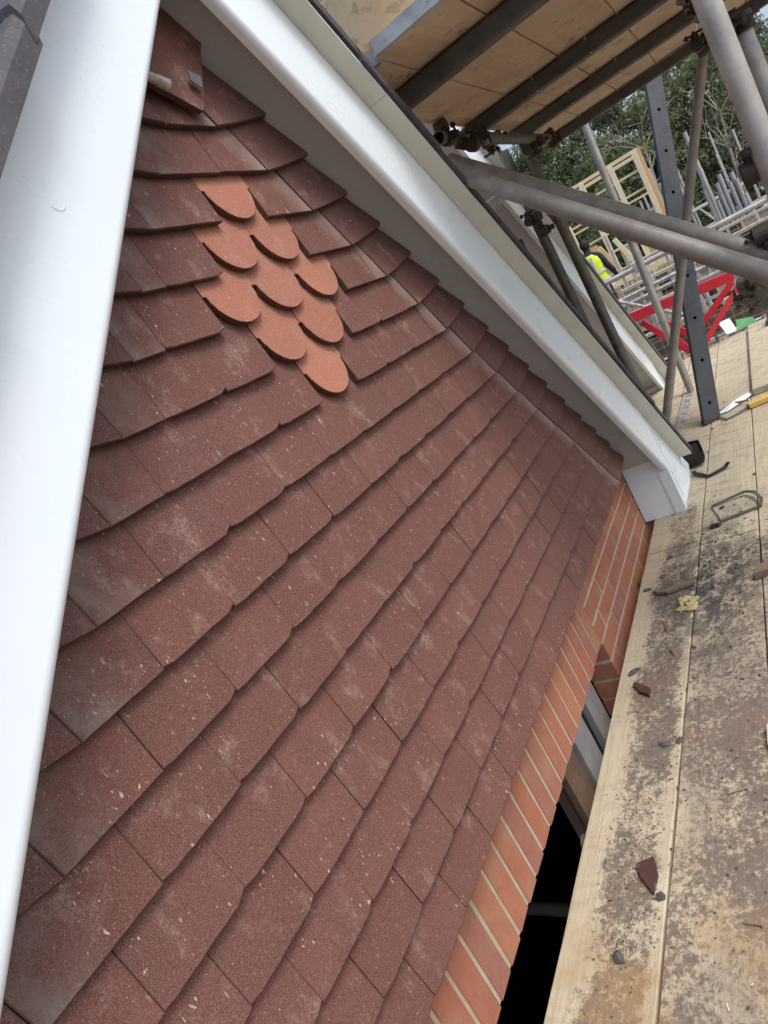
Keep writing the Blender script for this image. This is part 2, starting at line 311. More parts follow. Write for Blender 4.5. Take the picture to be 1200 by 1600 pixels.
# ------------------------------------------------------------------ mesh helpers
def thing(name, label, cat, loc=(0, 0, 0), group=None):
    o = bpy.data.objects.new(name, None); C.objects.link(o); o.location = loc
    o.empty_display_size = 0.1
    o['label'] = label; o['category'] = cat
    if group: o['group'] = group
    return o
def tag(o, label, cat, group=None):
    o['label'] = label; o['category'] = cat
    if group: o['group'] = group
    return o
def wloc(o):
    v = Vector((0, 0, 0))
    while o: v += o.location; o = o.parent
    return v
class MB:
    def __init__(s): s.v = []; s.f = []; s.mi = []
    def add(s, vs, fs, mi=0):
        b = len(s.v); s.v += [Vector(v) for v in vs]
        for f in fs: s.f.append([i + b for i in f]); s.mi.append(mi)
    def box(s, lo, hi, mi=0, rot=None, c=0.0):
        x0, y0, z0 = lo; x1, y1, z1 = hi
        vs = [Vector(v) for v in ((x0, y0, z0), (x1, y0, z0), (x1, y1, z0), (x0, y1, z0), (x0, y0, z1), (x1, y0, z1), (x1, y1, z1), (x0, y1, z1))]
        if rot is not None:
            ctr = (Vector(lo) + Vector(hi)) / 2
            vs = [rot @ (v - ctr) + ctr for v in vs]
        s.add(vs, [(0, 3, 2, 1), (4, 5, 6, 7), (0, 1, 5, 4), (1, 2, 6, 5), (2, 3, 7, 6), (3, 0, 4, 7)], mi)
    def tube(s, p0, p1, r, seg=16, r1=None, cap=True, mi=0, hollow=False):
        p0 = Vector(p0); p1 = Vector(p1); r1 = r if r1 is None else r1
        d = (p1 - p0).normalized(); a = d.orthogonal().normalized(); b = d.cross(a)
        vs = []
        for p, q in ((p0, r), (p1, r1)):
            for i in range(seg):
                t = 2 * math.pi * i / seg; vs.append(p + (a * math.cos(t) + b * math.sin(t)) * q)
        fs = [(i, (i + 1) % seg, seg + (i + 1) % seg, seg + i) for i in range(seg)]
        if cap and not hollow: fs += [tuple(range(seg))[::-1], tuple(range(seg, 2 * seg))]
        s.add(vs, fs, mi)
        if hollow:
            vs = []
            for p, q in ((p0, r * 0.84), (p1, r1 * 0.84)):
                for i in range(seg):
                    t = 2 * math.pi * i / seg; vs.append(p + (a * math.cos(t) + b * math.sin(t)) * q)
            n = len(s.v)
            s.add(vs, [(i, seg + i, seg + (i + 1) % seg, (i + 1) % seg) for i in range(seg)], mi)
            for e in (0, seg):
                for i in range(seg):
                    j = (i + 1) % seg
                    s.f.append([n - 2 * seg + e + i, n - 2 * seg + e + j, n + e + j, n + e + i]); s.mi.append(mi)
    def path(s, pts, r, seg=8, mi=0):
        for a, b in zip(pts, pts[1:]): s.tube(a, b, r, seg, mi=mi)
    def beam(s, p0, p1, w, h, up=Vector((0, 0, 1)), mi=0):
        p0 = Vector(p0); p1 = Vector(p1); d = (p1 - p0).normalized()
        a = d.cross(up)
        if a.length < 1e-3: a = d.cross(Vector((0, 1, 0)))
        a.normalize(); b = a.cross(d)
        vs = []
        for p in (p0, p1):
            for sx, sy in ((-1, -1), (1, -1), (1, 1), (-1, 1)): vs.append(p + a * (w / 2 * sx) + b * (h / 2 * sy))
        s.add(vs, [(0, 3, 2, 1), (4, 5, 6, 7), (0, 1, 5, 4), (1, 2, 6, 5), (2, 3, 7, 6), (3, 0, 4, 7)], mi)
    def prism(s, poly, axis, lo, hi, mi=0):
        """poly of 2-D points swept along an axis; the other two axes in order"""
        def mk(u, v, w): return {'x': (w, u, v), 'y': (u, w, v), 'z': (u, v, w)}[axis]
        n = len(poly)
        vs = [mk(u, v, lo) for u, v in poly] + [mk(u, v, hi) for u, v in poly]
        s.add(vs, [tuple(range(n)), tuple(range(n, 2 * n))[::-1]] + [(i, n + i, n + (i + 1) % n, (i + 1) % n) for i in range(n)], mi)
    def rock(s, c, r, mi=0, flat=0.6):
        bm = bmesh.new(); bmesh.ops.create_icosphere(bm, subdivisions=1, radius=1.0)
        off = Vector((random.random() * 9, random.random() * 9, 0))
        a = random.random() * 6.3; ex = random.uniform(0.7, 1.5)
        vs = []
        for v in bm.verts:
            k = 1 + 0.7 * mnoise.noise(v.co * 1.3 + off)
            x, y, z = v.co.x * k * ex * r, v.co.y * k * r, v.co.z * k * r * flat
            vs.append((c[0] + x * math.cos(a) - y * math.sin(a), c[1] + x * math.sin(a) + y * math.cos(a), c[2] + z))
        s.add(vs, [tuple(v.index for v in f.verts) for f in bm.faces], mi); bm.free()
    def mesh(s, name, mats, smooth=False, pivot=None):
        me = bpy.data.meshes.new(name)
        pv = pivot if pivot is not None else Vector((0, 0, 0))
        me.from_pydata([v - pv for v in s.v], [], s.f)
        for m in (mats if isinstance(mats, (list, tuple)) else [mats]): me.materials.append(m)
        me.polygons.foreach_set('material_index', s.mi)
        if smooth: me.polygons.foreach_set('use_smooth', [True] * len(me.polygons))
        bm = bmesh.new(); bm.from_mesh(me); bmesh.ops.recalc_face_normals(bm, faces=bm.faces); bm.to_mesh(me); bm.free()
        if smooth:
            try: me.set_sharp_from_angle(angle=rad(40))
            except Exception: pass
        me.update(); return me
    def build(s, name, mats, parent=None, smooth=False, kind=None, bevel=0.0):
        xs = [v.x for v in s.v]; ys = [v.y for v in s.v]; zs = [v.z for v in s.v]
        pv = Vector(((min(xs) + max(xs)) / 2, (min(ys) + max(ys)) / 2, (min(zs) if parent is None else (min(zs) + max(zs)) / 2)))
        o = bpy.data.objects.new(name, s.mesh(name, mats, smooth, pv)); C.objects.link(o)
        if parent is not None:
            o.parent = parent; o.location = pv - wloc(parent)
        else: o.location = pv
        if kind: o['kind'] = kind
        if bevel:
            b = o.modifiers.new('bevel', 'BEVEL'); b.width = bevel; b.segments = 2; b.limit_method = 'ANGLE'; b.angle_limit = rad(35)
        return o
def clone(src, parent, loc, rot=(0, 0, 0), name=None):
    o = src.copy(); C.objects.link(o)
    if name: o.name = name
    if parent is not None: o.parent = parent; o.location = Vector(loc) - wloc(parent)
    else: o.location = loc
    o.rotation_euler = rot
    return o
def inst(name, me, parent, loc, rot=(0, 0, 0)):
    o = bpy.data.objects.new(name, me); C.objects.link(o)
    o.parent = parent; o.location = Vector(loc) - wloc(parent); o.rotation_euler = rot
    return o

# ================================================================== THE GROUND
g = MB(); g.add([(-80, -80, -6), (160, -80, -6), (160, 80, -6), (-80, 80, -6)], [(0, 1, 2, 3)])
g.build('ground', M_ground, kind='structure')
g = MB()
NX, NY = 24, 24
vs = []; fs = []
for i in range(NX + 1):
    for j in range(NY + 1):
        x = 34 + i * (330 - 34) / NX; y = -150 + j * 300 / NY
        z = -5.99 + max(0, min(1, (x - 36) / 60)) * 1.6 + mnoise.noise(Vector((x * .03, y * .03, 0))) * 0.5 * max(0, min(1, (x - 40) / 20))
        vs.append((x, y, z))
for i in range(NX):
    for j in range(NY):
        a = i * (NY + 1) + j; fs.append((a, a + NY + 1, a + NY + 2, a + 1))
g.add(vs, fs); g.build('terrain', M_grass, kind='structure', smooth=True)

# ================================================================== THE HOUSE
H = thing('house', 'tile-hung brick house gable with white bargeboards and a terracotta diamond', 'house', (0.6, 0.07, -6.0))
GA = 0.1; TW = 0.165; TH = 0.013; SL = (TH + 0.003) / GA      # gauge, tile width, thickness, lean

def inset(poly, d):
    n = len(poly); out = []
    for i in range(n):
        p = Vector(poly[i - 1]); q = Vector(poly[i]); r = Vector(poly[(i + 1) % n])
        a = (q - p).normalized(); b = (r - q).normalized()
        na = Vector((-a.y, a.x)); nb = Vector((-b.y, b.x))
        m = na + nb
        if m.length < 1e-4: m = na
        m.normalize(); k = d / max(0.5, m.dot(na))
        out.append(q + m * k)
    return out
def subdiv(poly, maxl, jit):
    out = []
    for i, p in enumerate(poly):
        q = poly[(i + 1) % len(poly)]
        p = Vector(p); q = Vector(q); L = (q - p).length; n = max(1, int(L / maxl))
        low = (p.y < 0.02 and q.y < 0.02) or jit < 0
        if not low: n = 1
        for k in range(n):
            v = p.lerp(q, k / n)
            if k: v = v + Vector((random.uniform(-1, 1), random.uniform(-1, 1))) * abs(jit)
            out.append(v)
    return out
def slab_mesh(name, poly, mats, thick=TH, ch=0.0007, slope=SL, camber=0.0, cut=None):
    """poly: CCW outline in (x,z); front faces -Y"""
    P = [Vector(p) for p in poly]; Q = inset(P, ch); n = len(P)
    vs = [(q.x, slope * q.y, q.y) for q in Q] + [(p.x, slope * p.y + ch, p.y) for p in P] + [(p.x, slope * p.y + thick, p.y) for p in P]
    m = MB()
    m.add(vs, [tuple(range(n))], 0)
    b = []
    for i in range(n):
        j = (i + 1) % n
        m.f.append([i, n + i, n + j, j]); m.mi.append(1 if (P[j].x - P[i].x) > 0.3 * abs(P[j].y - P[i].y) else 0)  # tail-side chamfer in the dark edge colour paints the course shade line
        m.f.append([n + i, 2 * n + i, 2 * n + j, n + j]); m.mi.append(1)
    m.f.append([2 * n + i for i in range(n)][::-1]); m.mi.append(1)
    me = m.mesh(name, mats)
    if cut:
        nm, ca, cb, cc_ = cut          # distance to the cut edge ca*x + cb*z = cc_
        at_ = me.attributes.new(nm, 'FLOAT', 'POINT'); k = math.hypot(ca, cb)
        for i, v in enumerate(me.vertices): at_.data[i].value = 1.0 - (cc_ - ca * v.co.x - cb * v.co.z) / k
    return me
def clip(poly, a, b, c):
    """keep a*x+b*z <= c"""
    out = []
    for i, p in enumerate(poly):
        q = poly[(i + 1) % len(poly)]
        fp = a * p[0] + b * p[1] - c; fq = a * q[0] + b * q[1] - c
        if fp <= 0: out.append(p)
        if (fp < 0) != (fq < 0) and abs(fp - fq) > 1e-9:
            t = fp / (fp - fq); out.append((p[0] + t * (q[0] - p[0]), p[1] + t * (q[1] - p[1])))
    res = []
    for p in out:
        if not res or (Vector(p) - Vector(res[-1])).length > 1e-4: res.append(p)
    if len(res) > 1 and (Vector(res[0]) - Vector(res[-1])).length < 1e-4: res.pop()
    return res
w = TW / 2 - 0.0006
L = 0.196
def full_tile():
    """plain tile: cambered face built in columns, worn tail edge, clipped corners"""
    n = 8; xs = [-w + 2 * w * i / n for i in range(n + 1)]; ch = 0.0011; cam = random.uniform(0.0004, 0.0013); tw = random.uniform(-.0012, .0012)
    cl, cr2 = random.uniform(.0008, .004), random.uniform(.0008, .005)
    if random.random() < 0.25: cr2 = 0.008
    zt = [random.uniform(-.0008, .0008) + (cl if i == 0 else 0) + (cr2 if i == n else 0) for i in range(n + 1)]
    y_ = lambda x, z: SL * z - cam * (1 - (x / w) ** 2) + tw * x / w + 0.0012 * math.sin(z / L * math.pi)
    rows_z = [0, 0.02, 0.06, 0.11, L]
    vs = []; R_ = len(rows_z); N_ = n + 1
    for r, z0 in enumerate(rows_z):
        for i, x in enumerate(xs):
            z = zt[i] + 0.0021 if r == 0 else z0; vs.append((x + (ch if i == 0 else -ch if i == n else 0), y_(x, z), z))
    fs = [(r * N_ + i, r * N_ + i + 1, (r + 1) * N_ + i + 1, (r + 1) * N_ + i) for r in range(R_ - 1) for i in range(n)]
    m = MB(); m.add(vs, fs, 0)
    # rim: tail, right, left edges then the back
    rim = [i for i in range(N_)] + [r * N_ + n for r in range(1, R_)] + [r * N_ for r in range(R_ - 1, 0, -1)]
    b0 = len(m.v)
    for k in rim:
        x, y, z = m.v[k]; i = k % N_; r = k // N_
        m.v.append(Vector((-w if i == 0 else w if i == n else x, y + ch, zt[i] if r == 0 else z)))
    b1 = len(m.v)
    for k in range(len(rim)):
        v = m.v[b0 + k]; m.v.append(Vector((v.x, v.y + TH, v.z)))
    q = len(rim)
    for k in range(q):
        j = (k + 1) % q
        m.f.append([rim[k], b0 + k, b0 + j, rim[j]]); m.mi.append(1 if (k < N_ - 1) else 0)  # dark edge colour on the tail chamfer paints the shade line below it
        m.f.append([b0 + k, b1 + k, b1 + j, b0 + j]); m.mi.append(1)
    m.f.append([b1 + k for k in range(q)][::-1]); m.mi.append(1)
    return m.mesh('tile', [M_tile, M_tedge])
variants = [full_tile() for _ in range(14)]
# ornamental club tiles
def club_outline():
    pts = []
    rx, rz = 0.074, 0.066
    for i in range(15):
        t = math.pi + math.pi * i / 14
        pts.append((rx * math.cos(t) + random.uniform(-.0006, .0006), 0.068 + rz * math.sin(t) * 1.03 + random.uniform(-.0006, .0006)))
    return pts + [(w, 0.070), (w, L), (-w, L), (-w, 0.070)]
clubs = [slab_mesh('club_tile', club_outline(), [M_club, M_cedge], ch=0.001) for _ in range(3)]
CLUB = {-4: (3.5,), -3: (3, 4), -2: (2.5, 3.5, 4.5), -1: (3, 4), 0: (3.5,)}
VR, VL = 1.25, 0.112          # verge cut lines
def jitter(): return (random.uniform(-.006, .006), random.uniform(-.004, .004), random.uniform(-.009, .009))
def zc(j): return -j * GA - 0.005 * max(0, j - 4)
def vang(j): return (math.tan(rad(20 + 1.6 * max(0, j))), -math.tan(rad(5 + 0.4 * max(0, j))))
for j in range(-6, 10):
    z = zc(j)
    off = 0.0 if j % 2 == 0 else 0.5
    xl, xr = z - VL, VR - z            # tail-line limits of the verge cuts
    if xr <= xl + 0.03: continue
    ks = [k for k in range(-12, 20) if (k + off + 1) * TW > xl + 0.045 and (k + off) * TW < xr - 0.045]
    for n_, k in enumerate(ks):
        u = k + off
        x0, x1 = u * TW, (u + 1) * TW; cx = (x0 + x1) / 2
        if n_ == 0: x0 = x0 if x0 < xl else min(x0, xl - 0.0)
        isclub = any(abs(cx / TW - c_) < 0.01 for c_ in CLUB.get(j, ()))
        first, last = n_ == 0, n_ == len(ks) - 1
        loc = Vector((cx, random.uniform(-0.0006, 0.0004), z + random.uniform(-0.0012, 0.0012)))
        if isclub:
            inst('club_tile', random.choice(clubs), H, loc + Vector((0, -0.0006, 0)), jitter()); continue
        full = (x1 + 0.45 * L < xr) and (x0 - 0.2 * L > xl) and not ((first and x0 > xl) or (last and x1 < xr))
        if full:
            inst('tile', random.choice(variants), H, loc, jitter())
        else:
            a0 = x0 if not first else xl - 0.01; a1 = x1 if not last else max(x1, xr + 0.01)
            poly = [(a0 - cx + 0.0004, 0), (a1 - cx - 0.0004, 0), (a1 - cx - 0.0004, L), (a0 - cx + 0.0004, L)]
            tr_, tl_ = vang(j); cut = None
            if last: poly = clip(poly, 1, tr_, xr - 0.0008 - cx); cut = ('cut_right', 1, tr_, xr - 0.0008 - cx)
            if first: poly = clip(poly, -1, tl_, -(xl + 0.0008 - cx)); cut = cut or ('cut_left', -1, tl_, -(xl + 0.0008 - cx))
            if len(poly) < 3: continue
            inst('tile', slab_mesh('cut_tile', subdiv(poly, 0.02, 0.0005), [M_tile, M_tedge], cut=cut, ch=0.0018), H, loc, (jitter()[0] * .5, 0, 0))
# Winchester-cut verge tiles: tails tilt up towards the rake
def verge_mesh(side, j):
    a = (0.0012, 0.0); b = (0.226, 0.037); tr_, tl_ = vang(j); c2 = (b[0] - 0.16, b[1] + 0.16); d = (a[0] - (tr_ if side > 0 else -(-tl_)) * 0.19, 0.19)
    P = [a, (0.07, 0.009), (0.15, 0.0225), (0.215, 0.0335), (0.2262, 0.042), c2, d]
    if side < 0: P = [(-x, y) for x, y in P][::-1]
    return slab_mesh('tile', P, [M_vtile, M_tedge], slope=SL * 0.98, ch=0.0020)
for j in range(-6, 10):
    z = zc(j); vmr, vml = verge_mesh(1, j), verge_mesh(-1, j)
    inst('tile', vmr, H, (VR - z, -0.0024, z + random.uniform(-.001, .001)), (jitter()[0], random.uniform(-.015, .015), -0.022))
    inst('tile', vml, H, (z - VL, -0.0024, z + random.uniform(-.001, .001)), (jitter()[0], random.uniform(-.015, .015), 0.022))
# peak tiles at the very top of the gable
def flat_tile(poly, y, slope=0.08, name='tile'):
    xs = sum(p[0] for p in poly) / len(poly); zs = min(p[1] for p in poly)
    me = slab_mesh(name, [(p[0] - xs, p[1] - zs) for p in poly], [M_tile, M_tedge], slope=slope)
    return inst('tile', me, H, (xs, y, zs))
flat_tile([(0.43, 0.692), (0.52, 0.650), (0.592, 0.616), (0.603, 0.62), (0.722, 0.765), (0.745, 0.785), (0.60, 0.955), (0.35, 0.73)], -0.022, 0.06)
mc = MB(); LC = [(0.597, 0.692), (0.590, 0.672), (0.616, 0.657), (0.630, 0.683)]
mc.prism(LC, 'y', -0.034, -0.032); mc.build('lead_clip', M_lead, H)
mc = MB(); mc.tube((0.462, -0.026, 0.678), (0.512, -0.030, 0.656), 0.008, 10, 0.012); mc.build('tin_clip', M_tin, H, smooth=True)
# backing behind the tiles
bk = MB(); bk.prism([(-1.28, -0.92), (2.42, -0.92), (0.58, 0.94)], 'y', 0.045, 0.056)
bk.build('breather_membrane', M_membrane, H)

# ---- brickwork
BY = 0.068
def brick_mesh(dx, dz, dy=0.1025):
    b = MB(); c = 0.003
    x, z = dx / 2, dz / 2
    ring0 = [(-x + c, -z + c), (x - c, -z + c), (x - c, z - c), (-x + c, z - c)]; ring1 = [(-x, -z), (x, -z), (x, z), (-x, z)]
    def jt(): return random.uniform(-.0022, .0022)
    vs = [(p[0] + jt(), 0, p[1] + jt()) for p in ring0] + [(p[0] + jt() * .5, c, p[1] + jt() * .5) for p in ring1] + [(p[0], dy, p[1]) for p in ring1]
    fs = [(0, 1, 2, 3), (8, 11, 10, 9)]
    for i in range(4):
        k = (i + 1) % 4; fs += [(i, 4 + i, 4 + k, k), (4 + i, 8 + i, 8 + k, 4 + k)]
    b.add(vs, fs); return b.mesh('brick', M_brick)
XJ = 1.37                      # window jamb
sold = [brick_mesh(0.065, 0.215) for _ in range(4)]
stre = [brick_mesh(0.215, 0.065) for _ in range(4)]; half = [brick_mesh(0.1025, 0.065) for _ in range(3)]
x = XJ - 0.0375
while x > -0.98:
    inst('brick', random.choice(sold), H, (x, BY + random.uniform(-.0012, .0012), -1.083), (0, random.uniform(-.006, .006), 0)); x -= 0.075
for r in range(15):
    z = -0.90 - 0.0325 - r * 0.075
    odd = r % 2
    x = XJ + (0.1025 if odd else 0.215) / 2
    inst('brick', random.choice(half if odd else stre), H, (x, BY + random.uniform(-.001, .001), z))
    x = XJ + (0.1025 if odd else 0.215) + 0.01 + 0.1075
    while x < 2.95:
        inst('brick', random.choice(stre), H, (x, BY + random.uniform(-.0015, .0015), z), (0, random.uniform(-.004, .004), 0)); x += 0.225
for r in range(12):                       # pier left of the opening
    z = -1.2275 - r * 0.075
    for k in range(2):
        inst('brick', random.choice(stre), H, (-1.10 - k * 0.225 - (r % 2) * 0.1125, BY, z))
mo = MB()
mo.box((-1.6, BY + 0.0028, -1.188), (XJ - 0.001, BY + 0.1, -0.86))
mo.box((XJ + 0.0015, BY + 0.0028, -2.2), (2.5, BY + 0.1, -0.86))
mo.box((-1.6, BY + 0.0030, -2.2), (-0.99, BY + 0.1, -1.188))
mo.build('mortar', M_mortar, H)
# window reveal, posts and dark room
p = MB(); p.box((1.245, 0.172, -2.4), (1.362, 0.20, -1.195)); p.build('window_post', M_post, H, bevel=0.002)
p = MB(); p.box((1.195, 0.20, -2.4), (1.243, 0.215, -1.195)); p.build('black_membrane', M_black, H)
p = MB(); p.box((1.05, 0.172, -2.4), (1.175, 0.198, -1.195)); p.build('window_post', M_post, H, bevel=0.002)
p = MB(); p.box((0.915, 0.185, -2.4), (1.04, 0.21, -1.195)); p.build('timber_stud', M_oldwood, H, bevel=0.002)
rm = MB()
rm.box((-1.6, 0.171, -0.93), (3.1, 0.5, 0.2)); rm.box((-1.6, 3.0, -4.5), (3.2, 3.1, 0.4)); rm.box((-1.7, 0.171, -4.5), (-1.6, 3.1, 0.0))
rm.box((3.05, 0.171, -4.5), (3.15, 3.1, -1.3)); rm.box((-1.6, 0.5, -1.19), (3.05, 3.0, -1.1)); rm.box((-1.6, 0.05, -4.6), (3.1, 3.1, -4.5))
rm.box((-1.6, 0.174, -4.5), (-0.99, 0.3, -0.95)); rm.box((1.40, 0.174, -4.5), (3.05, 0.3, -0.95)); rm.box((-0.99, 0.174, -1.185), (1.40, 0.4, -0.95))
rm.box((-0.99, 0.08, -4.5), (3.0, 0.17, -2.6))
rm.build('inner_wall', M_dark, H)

# ---- soffits, bargeboards, undercloaks
def rake(side, prof, xa, xb, mats, name, smooth=False):
    """prof: (offset, y) outline; right: Z=o-X, left: Z=o+X"""
    m = MB(); n = len(prof)
    vs = []
    for x in (xa, xb):
        for o, y in prof: vs.append((x, y, o - x if side > 0 else o + x))
    m.add(vs, [tuple(range(n)), tuple(range(n, 2 * n))[::-1]] + [(i, n + i, n + (i + 1) % n, (i + 1) % n) for i in range(n)])
    return m.build(name, mats, H, smooth)
XA = 0.5975
def barge_prof(b, t, y):
    pr_ = []
    R_ = 0.016
    for i in range(7):
        a = math.pi / 2 * i / 6
        pr_.append((b + (R_ - R_ * math.cos(a)) * 1.4, y + R_ - R_ * math.sin(a) * 1.0))
    pr_ = [(b, y + 0.030)] + pr_
    return pr_ + [(t, y), (t, y + 0.030)]
rake(1, barge_prof(1.452, 1.725, -0.130), XA + 0.004, 2.50, M_white, 'bargeboard', True)
rake(-1, barge_prof(0.262, 0.512, -0.130), -1.55, XA + 0.0035, M_white, 'bargeboard', True)
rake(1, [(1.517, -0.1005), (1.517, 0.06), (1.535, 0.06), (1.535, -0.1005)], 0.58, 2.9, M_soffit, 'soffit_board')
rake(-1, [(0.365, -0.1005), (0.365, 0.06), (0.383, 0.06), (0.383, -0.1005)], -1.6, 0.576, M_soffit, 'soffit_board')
for (xa, xb) in ((0.605, 1.1435), (1.1455, 2.343), (2.345, 2.86)):
    rake(1, [(1.728, -0.186), (1.728, 0.02), (1.736, 0.02), (1.736, -0.186)], xa, xb, M_cream, 'undercloak_board')
rake(-1, [(0.5125, -0.150), (0.5125, 0.02), (0.519, 0.02), (0.519, -0.150)], -1.6, 0.6035, M_cream, 'undercloak_board')
# verge roof tiles, stepping down the slope
def roof_tiles(side, x_start, x_end, o0, name='roof_tile'):
    x = x_start; k = 0
    g_ = 0.235
    while x < x_end - 0.02:
        xb = min(x + g_, x_end)
        up = 0.030; dn = 0.048
        m = MB(); jx = random.uniform(-.003, .003)
        prof = [(-0.195 + jx, 0), (-0.197 + jx, 0.6), (-0.188 + jx, 0.92), (-0.17 + jx, 1.0), (1.2, 1.0), (1.2, 0)]
        vs = []
        ua, ub = (up, dn) if side > 0 else (dn, up)
        for xx, oo in ((x - (0.0 if side > 0 else 0.012), ua), (xb + (0.012 if side > 0 else 0), ub)):
            for y, f in prof:
                oz = o0 + (oo - 0.030) * 0.6 + f * (0.04 if side > 0 else 0.058)
                vs.append((xx, y, (oz - xx) if side > 0 else (oz + xx)))
        n = len(prof)
        m.add(vs, [tuple(range(n)), tuple(range(n, 2 * n))[::-1]] + [(i, n + i, n + (i + 1) % n, (i + 1) % n) for i in range(n)])
        m.build(name, M_slate, H, bevel=0.0)
        x = xb; k += 1
roof_tiles(1, 0.606, 2.86, 1.737)
roof_tiles(-1, -1.6, 0.604, 0.512)
# screw caps and nail heads on the boards
def cap(x, z, y=-0.1265, r=0.005):
    m = MB(); m.tube((x, y, z), (x, y - 0.003, z), r, 10, r * 0.6); m.build('screw_cap', M_white, H, smooth=True)
for X_, o in ((0.9, 1.66), (1.2, 1.67), (1.55, 1.66), (1.9, 1.66), (2.28, 1.66)): cap(X_, o - X_)
cr_ = MB()
for i in range(6):
    a0 = rad(200 + i * 22); a1 = rad(200 + (i + 1) * 22)
    f_ = lambda a: (-0.012 + 0.011 * math.cos(a), -0.129, 0.39 + 0.011 * math.sin(a))
    cr_.tube(f_(a0), f_(a1), 0.0022, 6)
cr_.build('curled_shaving', M_white, H, smooth=True)
# ---- boxed end at the eaves
bx = MB(); bx.prism([(2.503, -1.268), (2.90, -1.268), (3.01, -1.232), (3.01, -1.285 + 0.06), (2.503, -0.778)], 'y', -0.125, 0.066)
bx.build('box_end', M_white, H, bevel=0.0015)
bx = MB(); bx.box((2.4985, -0.1292, -1.2705), (2.5015, -0.082, -1.052)); bx.box((2.4986, -0.1293, -1.2704), (2.545, -0.1262, -1.045))
bx.build('corner_trim', M_white, H)
bx = MB(); bx.add([(2.53, -0.1275, -0.81), (2.548, -0.1275, -0.81), (2.60, -0.1275, -1.22), (2.582, -0.1275, -1.22), (2.53, -0.1255, -0.81), (2.548, -0.1255, -0.81), (2.60, -0.1255, -1.22), (2.582, -0.1255, -1.22)], [(0, 1, 2, 3), (7, 6, 5, 4), (0, 4, 5, 1), (2, 6, 7, 3), (1, 5, 6, 2), (3, 7, 4, 0)])
bx.build('joint_trim', M_white, H)
for q in ((2.520, -1.235), (2.52, -1.09), (2.575, -1.0), (2.60, -1.12), (2.7, -1.1), (2.8, -1.18)): cap(q[0], q[1], -0.1262 if q[0] > 2.53 else -0.1298, 0.0045)
# gutter: square-line channel, open end to the front
gx0, gx1, gz0, gz1 = 3.022, 3.142, -1.255, -1.160
gm = MB(); t_ = 0.003; y0, y1 = -0.195, 3.0
outer = [(gx0, gz1 + 0.02), (gx0, gz0 + 0.01), (gx0 + 0.012, gz0), (gx1 - 0.02, gz0), (gx1, gz0 + 0.03), (gx1, gz1), (gx1 - 0.010, gz1 + 0.004)]
inner = [(gx1 - 0.009, gz1 - 0.001), (gx1 - t_, gz1 - 0.006), (gx1 - t_, gz0 + 0.031), (gx1 - 0.021, gz0 + t_), (gx0 + 0.013, gz0 + t_), (gx0 + t_, gz0 + 0.012), (gx0 + t_, gz1 + 0.02)]
gm.prism(outer + inner, 'y', y0, y1); gm.build('gutter', M_black, H)
gm = MB(); gm.prism([(gx0 + .004, gz0 + .004), (gx1 - .004, gz0 + .034), (gx1 - .004, gz1 - .03), (gx0 + .004, gz1 - .03)], 'y', y0 + 0.03, y0 + 0.045)
gm.build('gutter_union', M_black, H)
gm = MB(); gm.beam((gx1 - 0.03, y0 - 0.004, gz1 + 0.008), (gx1 - 0.015, y0 + 0.06, gz1 + 0.012), 0.012, 0.004); gm.build('gutter_clip', M_steel, H)

# ================================================================== NEIGHBOURING GABLE
NH = thing('house', 'next house gable beyond, bare pinkish boarding and thin white bargeboard', 'house', (4.6, 0.3, -6.0))
def nrake(prof, xa, xb, mat, name, smooth=False, parent=NH):
    m = MB(); n = len(prof); vs = []
    for x in (xa, xb):
        for o, y in prof: vs.append((x, y, o - NSL * x))
    m.add(vs, [tuple(range(n)), tuple(range(n, 2 * n))[::-1]] + [(i, n + i, n + (i + 1) % n, (i + 1) % n) for i in range(n)])
    return m.build(name, mat, parent, smooth)
NSL = 0.905
NO = 0.674 + NSL * 3.26          # offset of the front upper edge of the white board at Y=.2
nrake([(NO - 0.245, 0.226), (NO - 0.25, 0.204), (NO - 0.22, 0.20), (NO, 0.20), (NO, 0.226)], 1.3, 5.15, M_white, 'bargeboard')
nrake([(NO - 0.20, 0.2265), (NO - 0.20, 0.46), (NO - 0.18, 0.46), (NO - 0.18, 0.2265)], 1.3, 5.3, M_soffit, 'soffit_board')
nrake([(NO + 0.002, 0.14), (NO + 0.002, 0.3), (NO + 0.01, 0.3), (NO + 0.01, 0.14)], 1.3, 5.45, M_cream, 'undercloak_board')
nrake([(NO + 0.012, 0.13), (NO + 0.012, 1.6), (NO + 0.06, 1.6), (NO + 0.06, 0.13)], 1.3, 5.5, M_slate, 'roof_slope')
m = MB(); m.prism([(1.3, -2.0), (5.18, -2.0), (5.18, NO - 0.19 - NSL * 5.18), (1.3, NO - 0.19 - NSL * 1.3)], 'y', 0.46, 0.5); m.build('boarded_wall', M_shell, NH)
m = MB(); m.prism([(5.152, -1.30), (5.45, -1.30), (5.52, -1.26), (5.52, NO - NSL * 5.52), (5.152, NO - NSL * 5.152)], 'y', 0.212, 0.459); m.build('box_end', M_white, NH, bevel=0.002)
m = MB(); m.box((5.148, 0.206, -1.302), (5.151, 0.26, -1.06)); m.build('corner_trim', M_white, NH)
m = MB(); m.prism([(5.525, -1.27), (5.64, -1.27), (5.64, -1.16), (5.637, -1.16), (5.637, -1.267), (5.528, -1.267), (5.528, -1.14), (5.525, -1.14)], 'y', 0.15, 2.5)
m.box((5.53, 0.152, -1.264), (5.635, 0.16, -1.17)); m.build('gutter', M_black, NH)

